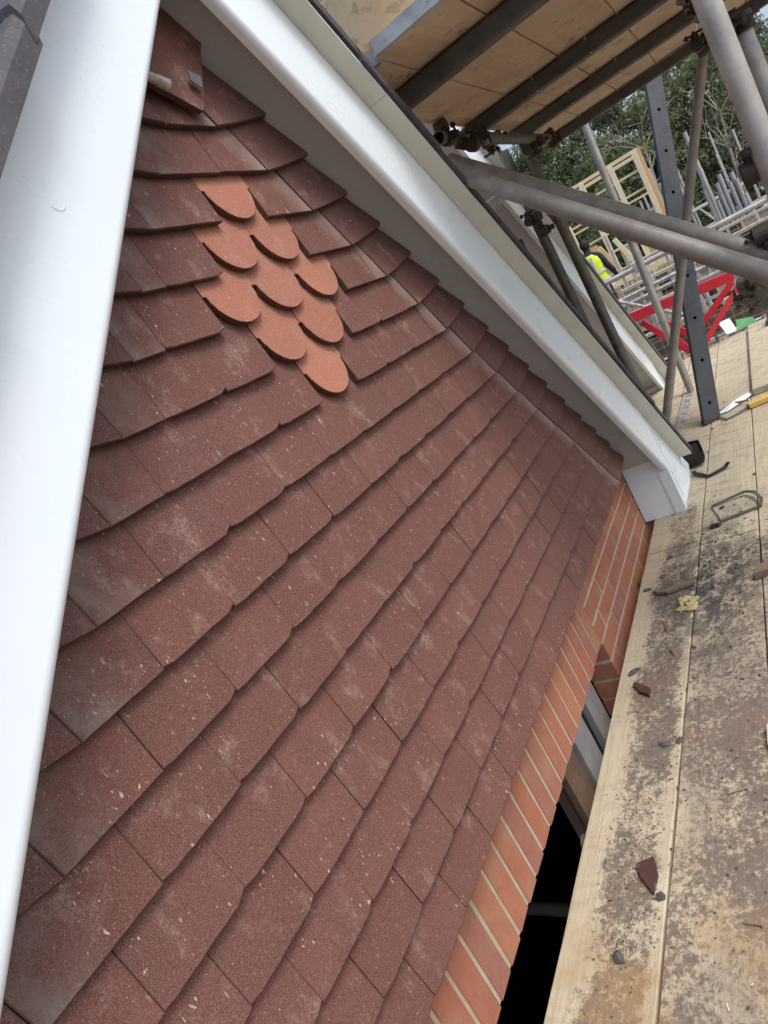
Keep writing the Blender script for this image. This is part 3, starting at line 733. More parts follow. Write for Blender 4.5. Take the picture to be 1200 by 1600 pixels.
# ================================================================== LOWER DECK
DZ = -1.27
DK = thing('scaffold_deck', 'dusty pale scaffold board walkway below the tiled gable, strewn with mortar crumbs', 'walkway', (2.5, -0.6, DZ - 0.04))
def plank(x0, x1, ya, yb, parent, zt=DZ, mat=None, name='scaffold_board', th=0.038):
    """a board with slightly wavy, worn edges and rounded arrises"""
    m = MB(); n = max(2, int((x1 - x0) / 0.12)); vs = []
    s1 = random.random() * 50; zj = random.uniform(-.002, .002); c = 0.003
    for i in range(n + 1):
        x = x0 + (x1 - x0) * i / n
        e0 = 0.0022 * mnoise.noise(Vector((x * 5, s1, 0))); e1 = 0.0022 * mnoise.noise(Vector((x * 5, s1 + 9, 0))); dz = 0.0022 * mnoise.noise(Vector((x * 1.7, s1 + 20, 0)))
        a, b, z = ya + e0, yb + e1, zt + zj + dz
        vs += [(x, a, z - th), (x, a, z - c), (x, a + c, z), (x, b - c, z), (x, b, z - c), (x, b, z - th)]
    fs = [tuple(range(6))[::-1], tuple(6 * n + i for i in range(6))]
    for i in range(n):
        for k in range(6):
            a, b = 6 * i + k, 6 * i + (k + 1) % 6; fs.append((a, b, b + 6, a + 6))
    m.add(vs, fs); return m.build(name, mat or M_deck, parent)
rows = [0.022 - 0.2275 * i for i in range(7)]
seams = {0: [-1.4, 2.135, 6.0], 1: [-1.4, 2.09, 6.02], 2: [-1.4, 2.05, 5.2, 6.03], 3: [-1.4, 1.1, 4.6, 6.0], 4: [-1.4, 2.4, 6.0], 5: [-1.4, 1.7, 5.2, 6.0]}
for i in range(6):
    ya = rows[i + 1] + 0.0045; yb = rows[i]
    for a, b in zip(seams[i], seams[i][1:]):
        plank(a + 0.003, b - 0.003, ya, yb, DK)
# boards beyond, beside the next house, set a little lower
for i in range(2):
    plank(2.95, 5.9, 0.032 + i * 0.2275, 0.032 + (i + 1) * 0.2275 - 0.005, DK, DZ - 0.004)
plank(3.95, 5.95, -0.66, -0.455, DK, DZ + 0.04)
for x in (-0.9, 0.63, 2.0, 3.3, 4.6, 5.8):
    und = MB(); und.tube((x, -1.5, DZ - 0.064), (x, 0.06 if x < 3 else 0.4, DZ - 0.064), 0.024, 12)
    und.build('transom_tube', M_tubed, DK, smooth=True)
lt = MB(); lt.tube((1.0, -1.2, -2.12), (1.12, 0.9, -2.12), 0.024, 14); lt.build('lower_tube', M_tubed, DK, smooth=True)
lt = MB(); lt.box((-1.5, -1.4, -3.05), (6, 0.03, -3.0)); lt.build('lower_boards', M_oldwood, DK)

# ================================================================== UPPER PLATFORM
PZ = 0.67
UP = thing('scaffold_platform', 'overhead scaffold boards seen from beneath on dark steel transoms', 'scaffolding', (2.5, -0.4, PZ))
def uplank(x0, x1, ya, yb):
    o = plank(x0, x1, ya, yb, UP, PZ + 0.038, M_under)
    if x0 < 1.4:
        m = MB(); e = 0.0016
        m.box((x0 - e, ya + 0.004, PZ + 0.001), (x0 + 0.001, yb - 0.004, PZ + 0.037))
        m.box((x0, ya + 0.004, PZ - e), (x0 + 0.006, yb - 0.004, PZ + 0.0005))
        b = m.build('end_band', M_band, o)
        for k in range(2):
            s_ = MB(); yy = ya + 0.045 + k * 0.13; s_.tube((x0 - e - 0.002, yy, PZ + 0.02), (x0 - e, yy, PZ + 0.02), 0.005, 8); s_.build('rivet', M_band, o)
ue = [0.005, -0.2, -0.425, -0.652, -0.88, -1.108, -1.336]
xs0 = [1.20, 1.15, 1.155, 1.15, 1.15, 1.15]
for i in range(6):
    uplank(xs0[i], 4.10, ue[i + 1] + 0.005, ue[i])
for x in (1.47, 2.40, 3.12, 3.98):
    m = MB(); m.beam((x, -1.6, PZ - 0.033), (x, 0.02 if x > 2 else -0.05, PZ - 0.033), 0.060 if x < 3.5 else 0.048, 0.055, Vector((0, 0, 1))); m.build('transom', M_beam, UP, bevel=0.008)
for x, y in ((2.365, -0.31), (2.365, -0.53), (3.085, -0.31), (3.085, -0.54), (3.95, -0.20), (3.95, -0.43)):
    m = MB(); m.beam((x, y, PZ - 0.012), (x, y, PZ - 0.002), 0.006, 0.004, Vector((1, 0, 0))); m.beam((x - 0.008, y, PZ - 0.062), (x + 0.004, y, PZ - 0.062), 0.008, 0.004); m.build('board_clip', M_zinc, UP)
m = MB(); m.box((1.205, -1.1, PZ + 0.045), (1.240, -0.03, PZ + 0.205), rot=Matrix.Rotation(rad(-6), 3, 'Y'))
tag(m.build('toe_board', M_ply, bevel=0.003), 'pale stained board standing on edge across the end of the overhead platform', 'toe board')

# ================================================================== SCAFFOLD TUBES
SF = thing('tube_scaffold', 'weathered grey scaffold tubes and rusty couplers beside the roof verge', 'scaffolding', (2.4, -0.4, -6.0))
def tube(p0, p1, mat=M_tube, name='scaffold_tube', r=0.02415, parent=SF, seg=24, hollow=True):
    m = MB(); m.tube(p0, p1, r, seg, hollow=hollow); return m.build(name, mat, parent, smooth=True)
def ext(a, b, ka, kb):
    a = Vector(a); b = Vector(b); d = (b - a).normalized(); return a - d * ka, b + d * kb
a, b = ext((1.407, -0.243, 0.303), (1.138, -0.743, -0.185), 0.16, 0.3); tube(a, b, M_tube, 'raker_tube')
a, b = ext((1.744, -0.169, 0.379), (1.449, -0.746, -0.178), 0.16, 0.12); tube(a, b, M_tube, 'raker_tube')
a = Vector((1.078, -0.872, 0.12))
tube(a + Vector((0, 0, -0.16 - 1.2)), a + Vector((0, 0, 0.6)), M_tubel, 'standard', r=0.0242)
m = MB(); m.tube(a + Vector((0, 0, -0.085)), a + Vector((0, 0, -0.26)), 0.0275, 24); m.build('sleeve_coupler', M_tubel, SF, smooth=True)
a = Vector((1.80, -0.945, 0.24)); tube(a + Vector((0, 0, -1.5)), a + Vector((0, 0, 0.075)), M_tubel, 'standard')
tube((1.75, -0.90, 0.42), (1.75, -0.90, -0.2), M_tubel, 'standard')
tube((3.457, -0.848, 0.503), (3.37, 0.06, -1.265), M_tube, 'brace')
tube((4.95, -0.075, 0.74), (4.66, -0.04, DZ), M_tube, 'standard', r=0.0262)
tube((3.23, 0.10, 0.63), (3.23, 0.10, DZ), M_tubed, 'standard', r=0.027)
tube((3.23, -0.008, 0.63), (3.23, -0.008, DZ), M_tubed, 'standard', r=0.027)
tube((1.96, -0.012, 0.60), (3.50, -0.09, 0.585), M_tubed, 'ledger')
tube((2.9, 0.05, 0.42), (2.1, 0.12, 0.30), M_tubel, 'brace')
tube((1.35, -0.95, 0.56), (2.5, -0.95, 0.58), M_tubed, 'ledger')
tube((1.35, -0.93, 0.50), (1.35, -0.93, 0.62), M_tubed, 'standard')
def coupler(p, d1, d2, mat=M_rust, s=0.86):
    """two clamped bands with bolts, for tubes along d1 and d2"""
    p = Vector(p); d1 = Vector(d1).normalized(); d2 = Vector(d2).normalized(); nn = d1.cross(d2)
    if nn.length < 0.2: nn = d1.orthogonal()
    nn.normalize(); m = MB()
    for d, c_ in ((d1, p - nn * 0.026 * s), (d2, p + nn * 0.026 * s)):
        m.tube(c_ - d * 0.026 * s, c_ + d * 0.026 * s, 0.030 * s, 16)
        side = d.cross(nn).normalized()
        m.tube(c_ - d * 0.008 * s + side * 0.03 * s, c_ + d * 0.008 * s + side * 0.03 * s, 0.020 * s, 8)
        m.beam(c_ + side * 0.03 * s, c_ + side * 0.058 * s, 0.03 * s, 0.014 * s, nn)
    o = m.build('coupler', mat, SF, smooth=False, bevel=0.002)
    b = MB()
    for d, c_ in ((d1, p - nn * 0.026 * s), (d2, p + nn * 0.026 * s)):
        side = d.cross(nn).normalized()
        q = c_ + side * 0.047 * s
        b.tube(q - nn * 0.045 * s, q + nn * 0.045 * s, 0.0055 * s, 8); b.tube(q + nn * 0.026 * s, q + nn * 0.038 * s, 0.012 * s, 6)
    b.build('bolt', mat, o)
XX, YY, ZZ = (1, 0, 0), (0, 1, 0), (0, 0, 1)
for pnt, u, v in (((2.02, -0.02, 0.615), XX, YY), ((2.14, -0.045, 0.56), XX, (0, .6, -.7)), ((2.30, -0.05, 0.60), XX, YY), ((2.62, -0.02, 0.60), XX, ZZ), ((3.1, -0.04, 0.575), XX, YY),
                  ((3.16, -0.07, 0.56), XX, ZZ), ((3.45, -0.1, 0.58), XX, YY), ((3.2, 0.10, 0.26), ZZ, XX), ((3.22, 0.08, 0.18), ZZ, YY), ((3.45, -0.86, 0.53), ZZ, YY),
                  ((1.78, -0.93, 0.33), ZZ, XX), ((1.12, -0.84, -0.02), ZZ, YY), ((2.3, -0.95, 0.55), XX, YY), ((1.33, -0.86, -0.22), YY, ZZ), ((1.30, -0.83, -0.35), YY, XX), ((1.36, -0.92, -0.30), XX, ZZ)):
    coupler(pnt, u, v)
for x_, y_, z_ in ((2.617, -0.845, 0.610), (2.621, -0.863, 0.574), (2.616, -0.876, 0.522)):
    tube((x_, y_ - 0.06, z_ + 0.10), (x_, y_, z_ - 0.005), M_tubel, 'tube_stub', r=0.024)
    coupler((x_, y_ - 0.02, z_ + 0.035), (0, 0.5, -0.85), XX)
coupler((2.727, -0.866, 0.470), ZZ, XX); coupler((1.431, -0.812, -0.177), YY, ZZ); coupler((1.44, -0.835, -0.205), XX, ZZ)
for q in ((2.30, -0.70, -0.42), (2.34, -0.735, -0.46), (2.26, -0.745, -0.40)): coupler(q, (0.3, 1, 0.2), (1, 0, 0.4), M_tubed, 1.0)

# perforated leaning strut
PS = thing('steel_strut', 'dark grey flat steel strut with round holes leaning on the deck', 'steel strut', (3.727, -0.215, DZ))
p0 = Vector((3.727, -0.215, DZ)); p1 = Vector((4.56, -0.589, 0.713))
d = (p1 - p0).normalized(); view = (p0 - Vector(M.translation)).normalized()
ax = Vector((0.45, -0.9, 0)).cross(d).normalized(); ax = d.cross(Vector((0.80, 0.55, 0))).normalized(); nb = ax.cross(d).normalized()
m = MB(); hw, tk = 0.050, 0.004
Ls = (p1 - p0).length; holes = [0.12 + i * 0.262 for i in range(8) if 0.12 + i * 0.262 < Ls - 0.1]
# channel built from strips around square-cut openings filled with octagon rims
def sp(s_, u, n_): return p0 + d * s_ + ax * u + nb * n_
def quad_box(s0, s1, u0, u1, n0=0.0, n1=tk):
    vs = [sp(a_, b_, c_) for c_ in (n0, n1) for a_, b_ in ((s0, u0), (s1, u0), (s1, u1), (s0, u1))]
    m.add(vs, [(0, 3, 2, 1), (4, 5, 6, 7), (0, 1, 5, 4), (1, 2, 6, 5), (2, 3, 7, 6), (3, 0, 4, 7)])
hr = 0.010; cur = 0
for h in holes:
    quad_box(cur, h - hr, -hw, hw); quad_box(h - hr, h + hr, -hw, -hr); quad_box(h - hr, h + hr, hr, hw)
    for q in range(4):                        # corner fillets turn the square opening into an octagon
        sx = (-1, 1, 1, -1)[q]; sy = (-1, -1, 1, 1)[q]; k = hr * 0.45
        tri = [(h + sx * hr, sy * hr), (h + sx * (hr - 2 * k + k * .8), sy * hr), (h + sx * hr, sy * (hr - 2 * k + k * .8))]
        vs = [sp(a_, b_, c_) for c_ in (0.0001, tk - 0.0001) for a_, b_ in tri]
        m.add(vs, [(0, 1, 2), (5, 4, 3), (0, 3, 4, 1), (1, 4, 5, 2), (2, 5, 3, 0)])
    cur = h + hr
quad_box(cur, Ls, -hw, hw)
m.build('web', M_strut, PS)
m = MB(); quad_box(0, Ls, -hw - 0.003, -hw - 0.0002, -0.0, 0.03); quad_box(0, Ls, hw + 0.0002, hw + 0.003, -0.0, 0.03); m.build('flange', M_strut, PS)
m = MB(); quad_box(0, Ls, -hw, hw, 0.027, 0.030); m.build('hole_shade_plate', M_dark, PS)  # added dark plate standing in for the shade inside the holes
m = MB(); quad_box(-0.008, 0.02, -hw - 0.006, hw + 0.006, -0.004, 0.034); m.build('end_cap', M_rust, PS)

# slotted strip lying along the deck
m = MB(); p0 = Vector((4.62, -0.03, DZ + 0.004)); p1 = Vector((3.35, 0.0, DZ + 0.004)); dd = (p1 - p0).normalized(); aa = Vector((0, 1, 0))
Lq = (p1 - p0).length; cur = 0; n_ = int(Lq / 0.14)
for i in range(n_ + 1):
    s0 = i * 0.14; s1 = min(s0 + 0.06, Lq)
    m.beam(p0 + dd * s0, p0 + dd * s1, 0.05, 0.004)
    if i < n_:
        for sy in (-1, 1): m.beam(p0 + dd * s1 + aa * 0.02 * sy, p0 + dd * (s0 + 0.14) + aa * 0.02 * sy, 0.010, 0.004)
tag(m.build('slotted_strip', M_band), 'long slotted metal strip lying flat on the deck behind the strut', 'metal strip')

# ================================================================== DEBRIS ON THE NEAR DECK
def at(x, y, dz=0.0): return Vector((x, y, DZ + dz))
cr = MB()
def scatter(cx, cy, sx, sy, n, r0, r1, gz=0.0):
    for _ in range(n):
        x = random.gauss(cx, sx); y = random.gauss(cy, sy)
        if y > 0.0 or x < -0.5: continue
        r = random.uniform(r0, r1) * random.choice((0.5, 0.7, 1, 1))
        cr.rock((x, y, DZ + r * 0.3 + gz), r)
scatter(1.9, -0.25, 0.2, 0.07, 200, 0.0012, 0.006)
scatter(2.05, -0.36, 0.2, 0.08, 90, 0.0012, 0.0055)
scatter(1.5, -0.13, 0.4, 0.05, 160, 0.001, 0.004)
scatter(1.05, -0.14, 0.35, 0.05, 190, 0.001, 0.0042)
scatter(0.5, -0.14, 0.25, 0.05, 130, 0.001, 0.0035)
scatter(0.25, -0.12, 0.2, 0.05, 100, 0.001, 0.0035)
scatter(1.0, -0.35, 0.5, 0.08, 110, 0.0015, 0.005)
scatter(4.4, 0.12, 0.25, 0.06, 120, 0.006, 0.02)
scatter(2.5, -0.2, 0.5, 0.12, 60, 0.002, 0.008)
o = cr.build('mortar_crumbs', M_stone, kind='stuff'); tag(o, 'loose dark mortar crumbs and grit scattered over the deck boards', 'rubble')
sv = MB()
for _ in range(260):
    x = random.choice((random.gauss(1.5, 0.4), random.gauss(0.9, 0.4), random.gauss(0.4, 0.25))); y = random.choice((random.gauss(-0.12, 0.05), random.gauss(-0.3, 0.1)))
    if y > -0.01: continue
    a_ = random.uniform(0, 3.14); l_ = random.uniform(0.001, 0.0035) * random.choice((1, 1, 1, 2)); w_ = random.uniform(0.0005, 0.0012)
    sv.beam((x - math.cos(a_) * l_, y - math.sin(a_) * l_, DZ + 0.004), (x + math.cos(a_) * l_, y + math.sin(a_) * l_, DZ + 0.004 + random.uniform(0, .003)), w_ * 1.6, w_, mi=random.choice((0, 1, 1, 2, 2)))
o = sv.build('wood_splinters', [M_timber, M_tedge, M_oldwood], kind='stuff'); tag(o, 'fine pale splinters and red tile dust strewn over the near deck boards', 'splinters')
def lump(x, y, r, label, flat=0.5, mat=M_stone, cat='mortar lump'):
    m = MB(); m.rock((x, y, DZ + r * flat * 0.75), r, flat=flat); return tag(m.build('mortar_lump', mat), label, cat, 'mortar lumps on the deck')
lump(0.262, -0.115, 0.0135, 'dark mortar lump alone near the bottom of the frame, below the red shard')
lump(0.405, -0.190, 0.012, 'grey mortar lump touching the lower point of the red tile shard')
lump(0.896, -0.160, 0.014, 'flat round dark mortar lump left of the board seam', 0.35)
lump(0.905, -0.198, 0.011, 'flat round dark mortar lump right on the board seam', 0.4)
lump(1.27, -0.025, 0.018, 'flat dark mortar flake at the deck edge beside the window jamb', 0.3)
lump(1.815, -0.014, 0.015, 'dark flake at the deck edge beside the brick wall', 0.3)
lump(2.05, -0.085, 0.015, 'elongated black flake just below the cross seam of the inner board', 0.3)
lump(1.895, -0.065, 0.013, 'black flake between the brick wall and the dark wood strip', 0.3)
lump(2.395, -0.290, 0.012, 'round grey stone inside the bent wire loop', 0.7, cat='stone')
def shard(pts, z, th, mat, label, name='tile_shard', cat='tile shard', tilt=(0, 0)):
    m = MB(); n = len(pts); cx = sum(p[0] for p in pts) / n; cy = sum(p[1] for p in pts) / n
    zz = lambda p_: DZ + z + (p_[0] - cx) * tilt[0] + (p_[1] - cy) * tilt[1]
    vs = [(p_[0], p_[1], zz(p_)) for p_ in pts] + [(p_[0], p_[1], zz(p_) + th) for p_ in pts]
    m.add(vs, [tuple(range(n))[::-1], tuple(range(n, 2 * n))] + [(i, (i + 1) % n, n + (i + 1) % n, n + i) for i in range(n)])
    return tag(m.build(name, mat, bevel=0.001), label, cat)
shard([(0.505, -0.168), (0.483, -0.130), (0.449, -0.145), (0.410, -0.175), (0.463, -0.180)], 0.003, 0.010, M_tedge, 'pointed red tile shard on the clean pale board near the bottom', tilt=(0.05, 0.1))
shard([(1.197, -0.042), (1.152, -0.096), (1.120, -0.094), (1.145, -0.062), (1.185, -0.036)], 0.003, 0.012, M_tedge, 'broad red tile shard beside the corner of the window opening', tilt=(0.05, -0.05))
shard([(1.685, -0.412), (1.70, -0.52), (1.76, -0.53), (1.745, -0.425)], 0.003, 0.026, M_oldwood, 'brown wood offcut at the right edge of the picture', 'wood_offcut', 'offcut')
shard([(1.55, -0.118), (1.45, -0.132), (1.43, -0.124), (1.52, -0.110)], 0.004, 0.004, M_oldwood, 'thin brown wood chip standing among reddish dust', 'wood_chip', 'wood chip', tilt=(0.2, 0.3))
shard([(1.36, -0.15), (1.31, -0.175), (1.30, -0.165), (1.35, -0.14)], 0.004, 0.004, M_oldwood, 'curled brown wood chip close to the seam below the yellow foam', 'wood_chip', 'wood chip', tilt=(0.3, 0.1))
def nail(x, y, a, L_, label):
    m = MB(); dx, dy = math.cos(a) * L_ / 2, math.sin(a) * L_ / 2
    m.tube(at(x - dx, y - dy, 0.004), at(x + dx, y + dy, 0.005), 0.0019, 8); m.tube(at(x + dx, y + dy, 0.005), at(x + dx * 1.04, y + dy * 1.04, 0.005), 0.0046, 10)
    m.tube(at(x - dx, y - dy, 0.004), at(x - dx * 1.12, y - dy * 1.12, 0.004), 0.0019, 8, 0.0003)
    return tag(m.build('nail', M_steel, smooth=True), label, 'nail', 'nails on the deck')
nail(0.696, -0.349, rad(-75), 0.042, 'bright round-headed nail lying diagonally on the second board')
nail(0.341, -0.376, rad(-100), 0.036, 'bright nail lying level near the bottom right corner')
# black wood strip with torn end and yellow foam beneath
m = MB()
pts = [at(1.775, -0.045, .008), at(1.755, -0.065, .010), at(1.745, -0.095, .012), at(1.752, -0.145, .012), at(1.768, -0.205, .014)]
for i, (a_, b_) in enumerate(zip(pts, pts[1:])): m.beam(a_, b_, (0.012, 0.018, 0.026, 0.022)[i], 0.015)
tag(m.build('wood_strip', M_oldwood, bevel=0.003), 'split dark wood strip lying across the inner board', 'wood strip')
m = MB()
for q in range(18): m.rock((1.635 + random.uniform(-.05, .05), -0.165 + random.uniform(-.04, .035), DZ + 0.005), random.uniform(0.007, 0.019), flat=0.45)
tag(m.build('foam_scrap', M_foam), 'crumpled yellow foam scrap beneath the split dark wood strip', 'foam scrap')
# gutter bracket and bent wire hoops
m = MB(); P = [at(2.935, -0.145, .018), at(2.908, -0.152, .010), at(2.826, -0.219, .008), at(2.87, -0.30, .012), at(2.89, -0.318, .022)]
for a_, b_ in zip(P, P[1:]): m.beam(a_, b_, 0.020, 0.007)
m.beam(at(2.90, -0.155, .02), at(2.84, -0.205, .016), 0.007, 0.012)
tag(m.build('gutter_bracket', M_black, bevel=0.001), 'bent black plastic gutter bracket lying beside the open gutter end', 'bracket')
m = MB(); P = [at(2.30, -0.235, .01), at(2.44, -0.235, .012), at(2.57, -0.325, .02), at(2.55, -0.375, .03), at(2.42, -0.40, .01), at(2.385, -0.385, .01), at(2.235, -0.262, .01)]
P = [at(2.438, -0.243, .008), at(2.471, -0.389, .016), at(2.41, -0.43, .026), at(2.325, -0.455, .022), at(2.285, -0.445, .008)]
for a_, b_ in zip(P, P[1:]): m.beam(a_, b_, 0.0115, 0.008)
m.beam(at(2.285, -0.44, .008), at(2.25, -0.29, .008), 0.0115, 0.008); m.beam(at(2.438, -0.243, .006), at(2.25, -0.29, .006), 0.004, 0.004)
o = tag(m.build('wire_hoop', M_tubed), 'bent dark metal hoop lying beyond the black gutter bracket', 'metal hoop')
m = MB()
for q in range(5): m.rock((2.235 + random.uniform(-.018, .018), -0.262 + random.uniform(-.018, .018), DZ + 0.008), random.uniform(0.007, 0.013), flat=0.8)
tag(m.build('putty_lump', M_black), 'shiny black lump at the near end of the bent metal hoop', 'black lump')
m = MB(); P = [at(3.83, -0.235, .02), at(3.75, -0.25, .01), at(3.655, -0.30, .008), at(3.68, -0.36, .008), at(3.75, -0.425, .012), at(3.84, -0.42, .02), at(3.90, -0.33, .02), at(3.83, -0.235, .02)]
m.path(P, 0.005, 8); tag(m.build('wire_hoop', M_tubed, smooth=True), 'thin dark wire hoop on the boards right of the steel strut foot', 'wire hoop')
m = MB(); P = [(3.82, -0.23), (3.86, -0.28), (3.98, -0.36), (4.02, -0.42), (3.98, -0.45), (3.90, -0.40), (3.80, -0.30)]
n = len(P); vs = [at(x, y, 0.006 + 0.012 * math.sin(i * 1.7) ** 2) for i, (x, y) in enumerate(P)] + [at(3.9, -0.34, 0.03)]
vs += [v - Vector((0, 0, 0.003)) for v in vs]
m.add(vs, [(i, (i + 1) % n, n) for i in range(n)] + [(n + 1 + (i + 1) % n, n + 1 + i, 2 * n + 1) for i in range(n)] + [(i, n + 1 + i, n + 1 + (i + 1) % n, (i + 1) % n) for i in range(n)])
tag(m.build('plastic_wrap', M_paper), 'crumpled pale plastic strip beside the thin wire hoop', 'plastic')
m = MB(); m.box((3.74, -0.86, DZ + 0.003), (3.80, -0.42, DZ + 0.03), rot=Matrix.Rotation(rad(10), 3, 'Z')); tag(m.build('yellow_batten', M_yellow, bevel=0.002), 'yellow batten at the right edge of the deck', 'batten')
m = MB(); m.box((0.82, -0.52, DZ + 0.001), (0.90, -0.425, DZ + 0.022)); tag(m.build('white_block', M_paper, bevel=0.004), 'white plastic block cut off by the right edge of the picture', 'plastic block')
m = MB()
vs = [at(6.10, -0.28, .01), at(6.16, -0.36, .0), at(6.30, -0.33, .10), at(6.24, -0.24, .11)]
vs2 = [v + Vector((0, 0, 0.004)) for v in vs]; m.add(vs + vs2, [(0, 3, 2, 1), (4, 5, 6, 7), (0, 1, 5, 4), (1, 2, 6, 5), (2, 3, 7, 6), (3, 0, 4, 7)])
tag(m.build('paper_sheet', M_paper), 'white sheet of card propped at the far end of the deck', 'card sheet')
m = MB()
vs = [at(6.10, -0.37, .0), at(6.12, -0.52, .01), at(6.24, -0.50, .04), at(6.26, -0.37, .07)]
vs2 = [v + Vector((0, 0, 0.004)) for v in vs]; m.add(vs + vs2, [(0, 3, 2, 1), (4, 5, 6, 7), (0, 1, 5, 4), (1, 2, 6, 5), (2, 3, 7, 6), (3, 0, 4, 7)])
tag(m.build('plastic_sheet', M_green), 'green plastic sheet beside the white card at the far end of the deck', 'plastic sheet')

# ================================================================== DECK END: GUARD, RED GATE, RAILS
GX = 6.34
GP = thing('mesh_guard', 'wire mesh brick guard standing across the far end of the deck', 'mesh guard', (GX, -0.2, DZ))
m = MB()
y = 0.82
while y > -1.6: m.tube((GX, y, DZ + 0.02), (GX, y, DZ + 0.80), 0.0028, 5); y -= 0.07
z = DZ + 0.02
while z < DZ + 0.82: m.tube((GX - 0.006, 0.82, z), (GX - 0.006, -1.6, z), 0.0028, 5); z += 0.075
m.build('wire_grid', M_wire, GP)
m = MB(); m.box((GX + 0.03, -1.6, DZ), (GX + 0.065, 0.9, DZ + 0.2)); m.build('toe_board', M_oldwood, GP)
GR = thing('guard_rail', 'pair of bright zinc guard rail tubes across the deck end', 'guard rail', (GX, 0, DZ))
tube((6.42, 0.75, -0.40), (6.42, -2.2, -0.40), M_zinc, 'rail', parent=GR)
tube((6.50, 0.75, -0.78), (6.50, -2.2, -0.78), M_zinc, 'rail', parent=GR)
tube((6.47, 0.70, 0.1), (6.47, 0.70, -2.2), M_zinc, 'standard', parent=GR)
tube((6.47, -0.95, 0.0), (6.47, -0.95, -2.2), M_zinc, 'standard', parent=GR)
tube((6.60, 0.72, -0.45), (6.30, -0.05, -1.0), M_zinc, 'brace', parent=GR, r=0.018)
for y_, z_ in ((-0.33, -0.4), (0.2, -0.4), (-0.95, -0.4), (-0.95, -0.78)):
    m = MB(); m.tube((6.42, y_ - 0.035, z_), (6.42, y_ + 0.035, z_), 0.032, 12); m.beam((6.40, y_, z_ + 0.03), (6.40, y_, z_ - 0.05), 0.06, 0.03, Vector((1, 0, 0))); m.build('coupler', M_zinc, GR)
RG = thing('loading_gate', 'red painted steel gate frame folded at the far end of the deck', 'gate', (6.05, 0, DZ))
def rb(p0, p1, w_=0.055, h_=0.05, name='bar'):
    m = MB(); m.beam(p0, p1, w_, h_, Vector((-1, 0, 0.01))); return m.build(name, M_red, RG, bevel=0.003)
rb((6.0, 0.46, -0.745), (6.0, -0.50, -0.80), 0.085, 0.05, 'top_rail')
rb((6.05, 0.30, -0.83), (6.02, 0.03, -1.25), 0.05); rb((6.10, 0.16, -0.90), (6.05, -0.01, -1.10), 0.05)
rb((6.02, 0.02, -1.25), (6.02, 0.12, -1.04), 0.05)
rb((6.0, -0.05, -1.13), (6.0, -0.47, -0.85), 0.05); rb((5.9, -0.08, -1.24), (5.98, -0.55, -0.86), 0.045)
for q in ((5.965, 0.36, -0.755), (5.965, -0.1, -0.78)):
    m = MB(); m.tube(q, (q[0] - 0.012, q[1], q[2]), 0.014, 8); m.build('bolt', M_steel, RG)
m = MB(); random.seed(5)
for i in range(5): m.tube((5.6 + i * .05, -0.62 - i * 0.03, DZ + 0.05 + (i % 3) * 0.05), (5.72 + i * .04, -0.66 - i * .04, DZ + 0.09 + (i % 2) * 0.05), 0.034, 12)
tag(m.build('coupler_heap', M_tubed, bevel=0.002), 'heap of grey steel scaffold couplers on the deck by the red gate', 'couplers')

# ================================================================== FAR SITE
def far_scaffold(ox, oy, w_, d_, levels, label, z0=-6.0, top=1.2, nx=4, mat=M_zinc, board=True, rx=0.0):
    t = thing('far_scaffold', label, 'scaffolding', (ox, oy, z0), 'scaffolds on the plots beyond')
    for i in range(nx + 1):
        for k in (0, 1):
            h = top + random.uniform(-.25, .45)
            x = ox + k * d_; y = oy + w_ * i / nx
            m = MB(); m.tube((x, y, z0), (x + random.uniform(-.03, .03), y, h), 0.025, 6); m.build('standard', mat, t)
    for L_ in levels:
        for k in (0, 1):
            for dz in (0.0, 0.5, 1.0):
                m = MB(); m.tube((ox + k * d_, oy - 0.2, L_ + dz), (ox + k * d_, oy + w_ + 0.2, L_ + dz), 0.025, 6); m.build('ledger', mat, t)
        for i in range(nx + 1):
            y = oy + w_ * i / nx; m = MB(); m.tube((ox - 0.2, y, L_ + 0.0), (ox + d_ + 0.2, y, L_ + 0.0), 0.025, 6); m.build('transom', mat, t)
        if board:
            for b_ in range(4):
                m = MB(); m.box((ox + 0.05 + b_ * (d_ / 4), oy - 0.3, L_ + 0.03), (ox + 0.02 + (b_ + 1) * (d_ / 4), oy + w_ + 0.3, L_ + 0.068)); m.build('board', M_timber if b_ % 2 else M_oldwood, t)
            g_ = MB()
            yy = oy
            while yy < oy + w_: g_.tube((ox - 0.03, yy, L_ + 0.08), (ox - 0.03, yy, L_ + 0.55), 0.005, 4); yy += 0.12
            for zz in (0.1, 0.2, 0.3, 0.4, 0.5): g_.tube((ox - 0.03, oy, L_ + zz), (ox - 0.03, oy + w_, L_ + zz), 0.005, 4)
            g_.build('mesh_panel', M_wired, t)
    m = MB(); m.tube((ox, oy, levels[0]), (ox, oy + w_ * 0.6, levels[-1] + 1.0), 0.025, 6); m.build('brace', mat, t)
    return t
far_scaffold(12.6, 0.6, 3.0, 1.2, (-3.7, -1.75), 'grey scaffold in front of the pale timber frame where the worker stands', top=-0.3, nx=4)
far_scaffold(17.8, -1.4, 2.6, 1.1, (-3.6, -1.55), 'slim grey scaffold with tall uneven poles right of the timber frame', top=0.4, nx=6)
far_scaffold(9.6, -1.6, 2.4, 1.1, (-3.4, -1.95), 'near scaffold bay with dark mesh just past the red gate', top=-1.0, nx=3)
far_scaffold(21.5, -4.5, 3.2, 1.2, (-3.6, -1.5), 'most distant grey scaffold close under the trees', top=0.2, nx=4)
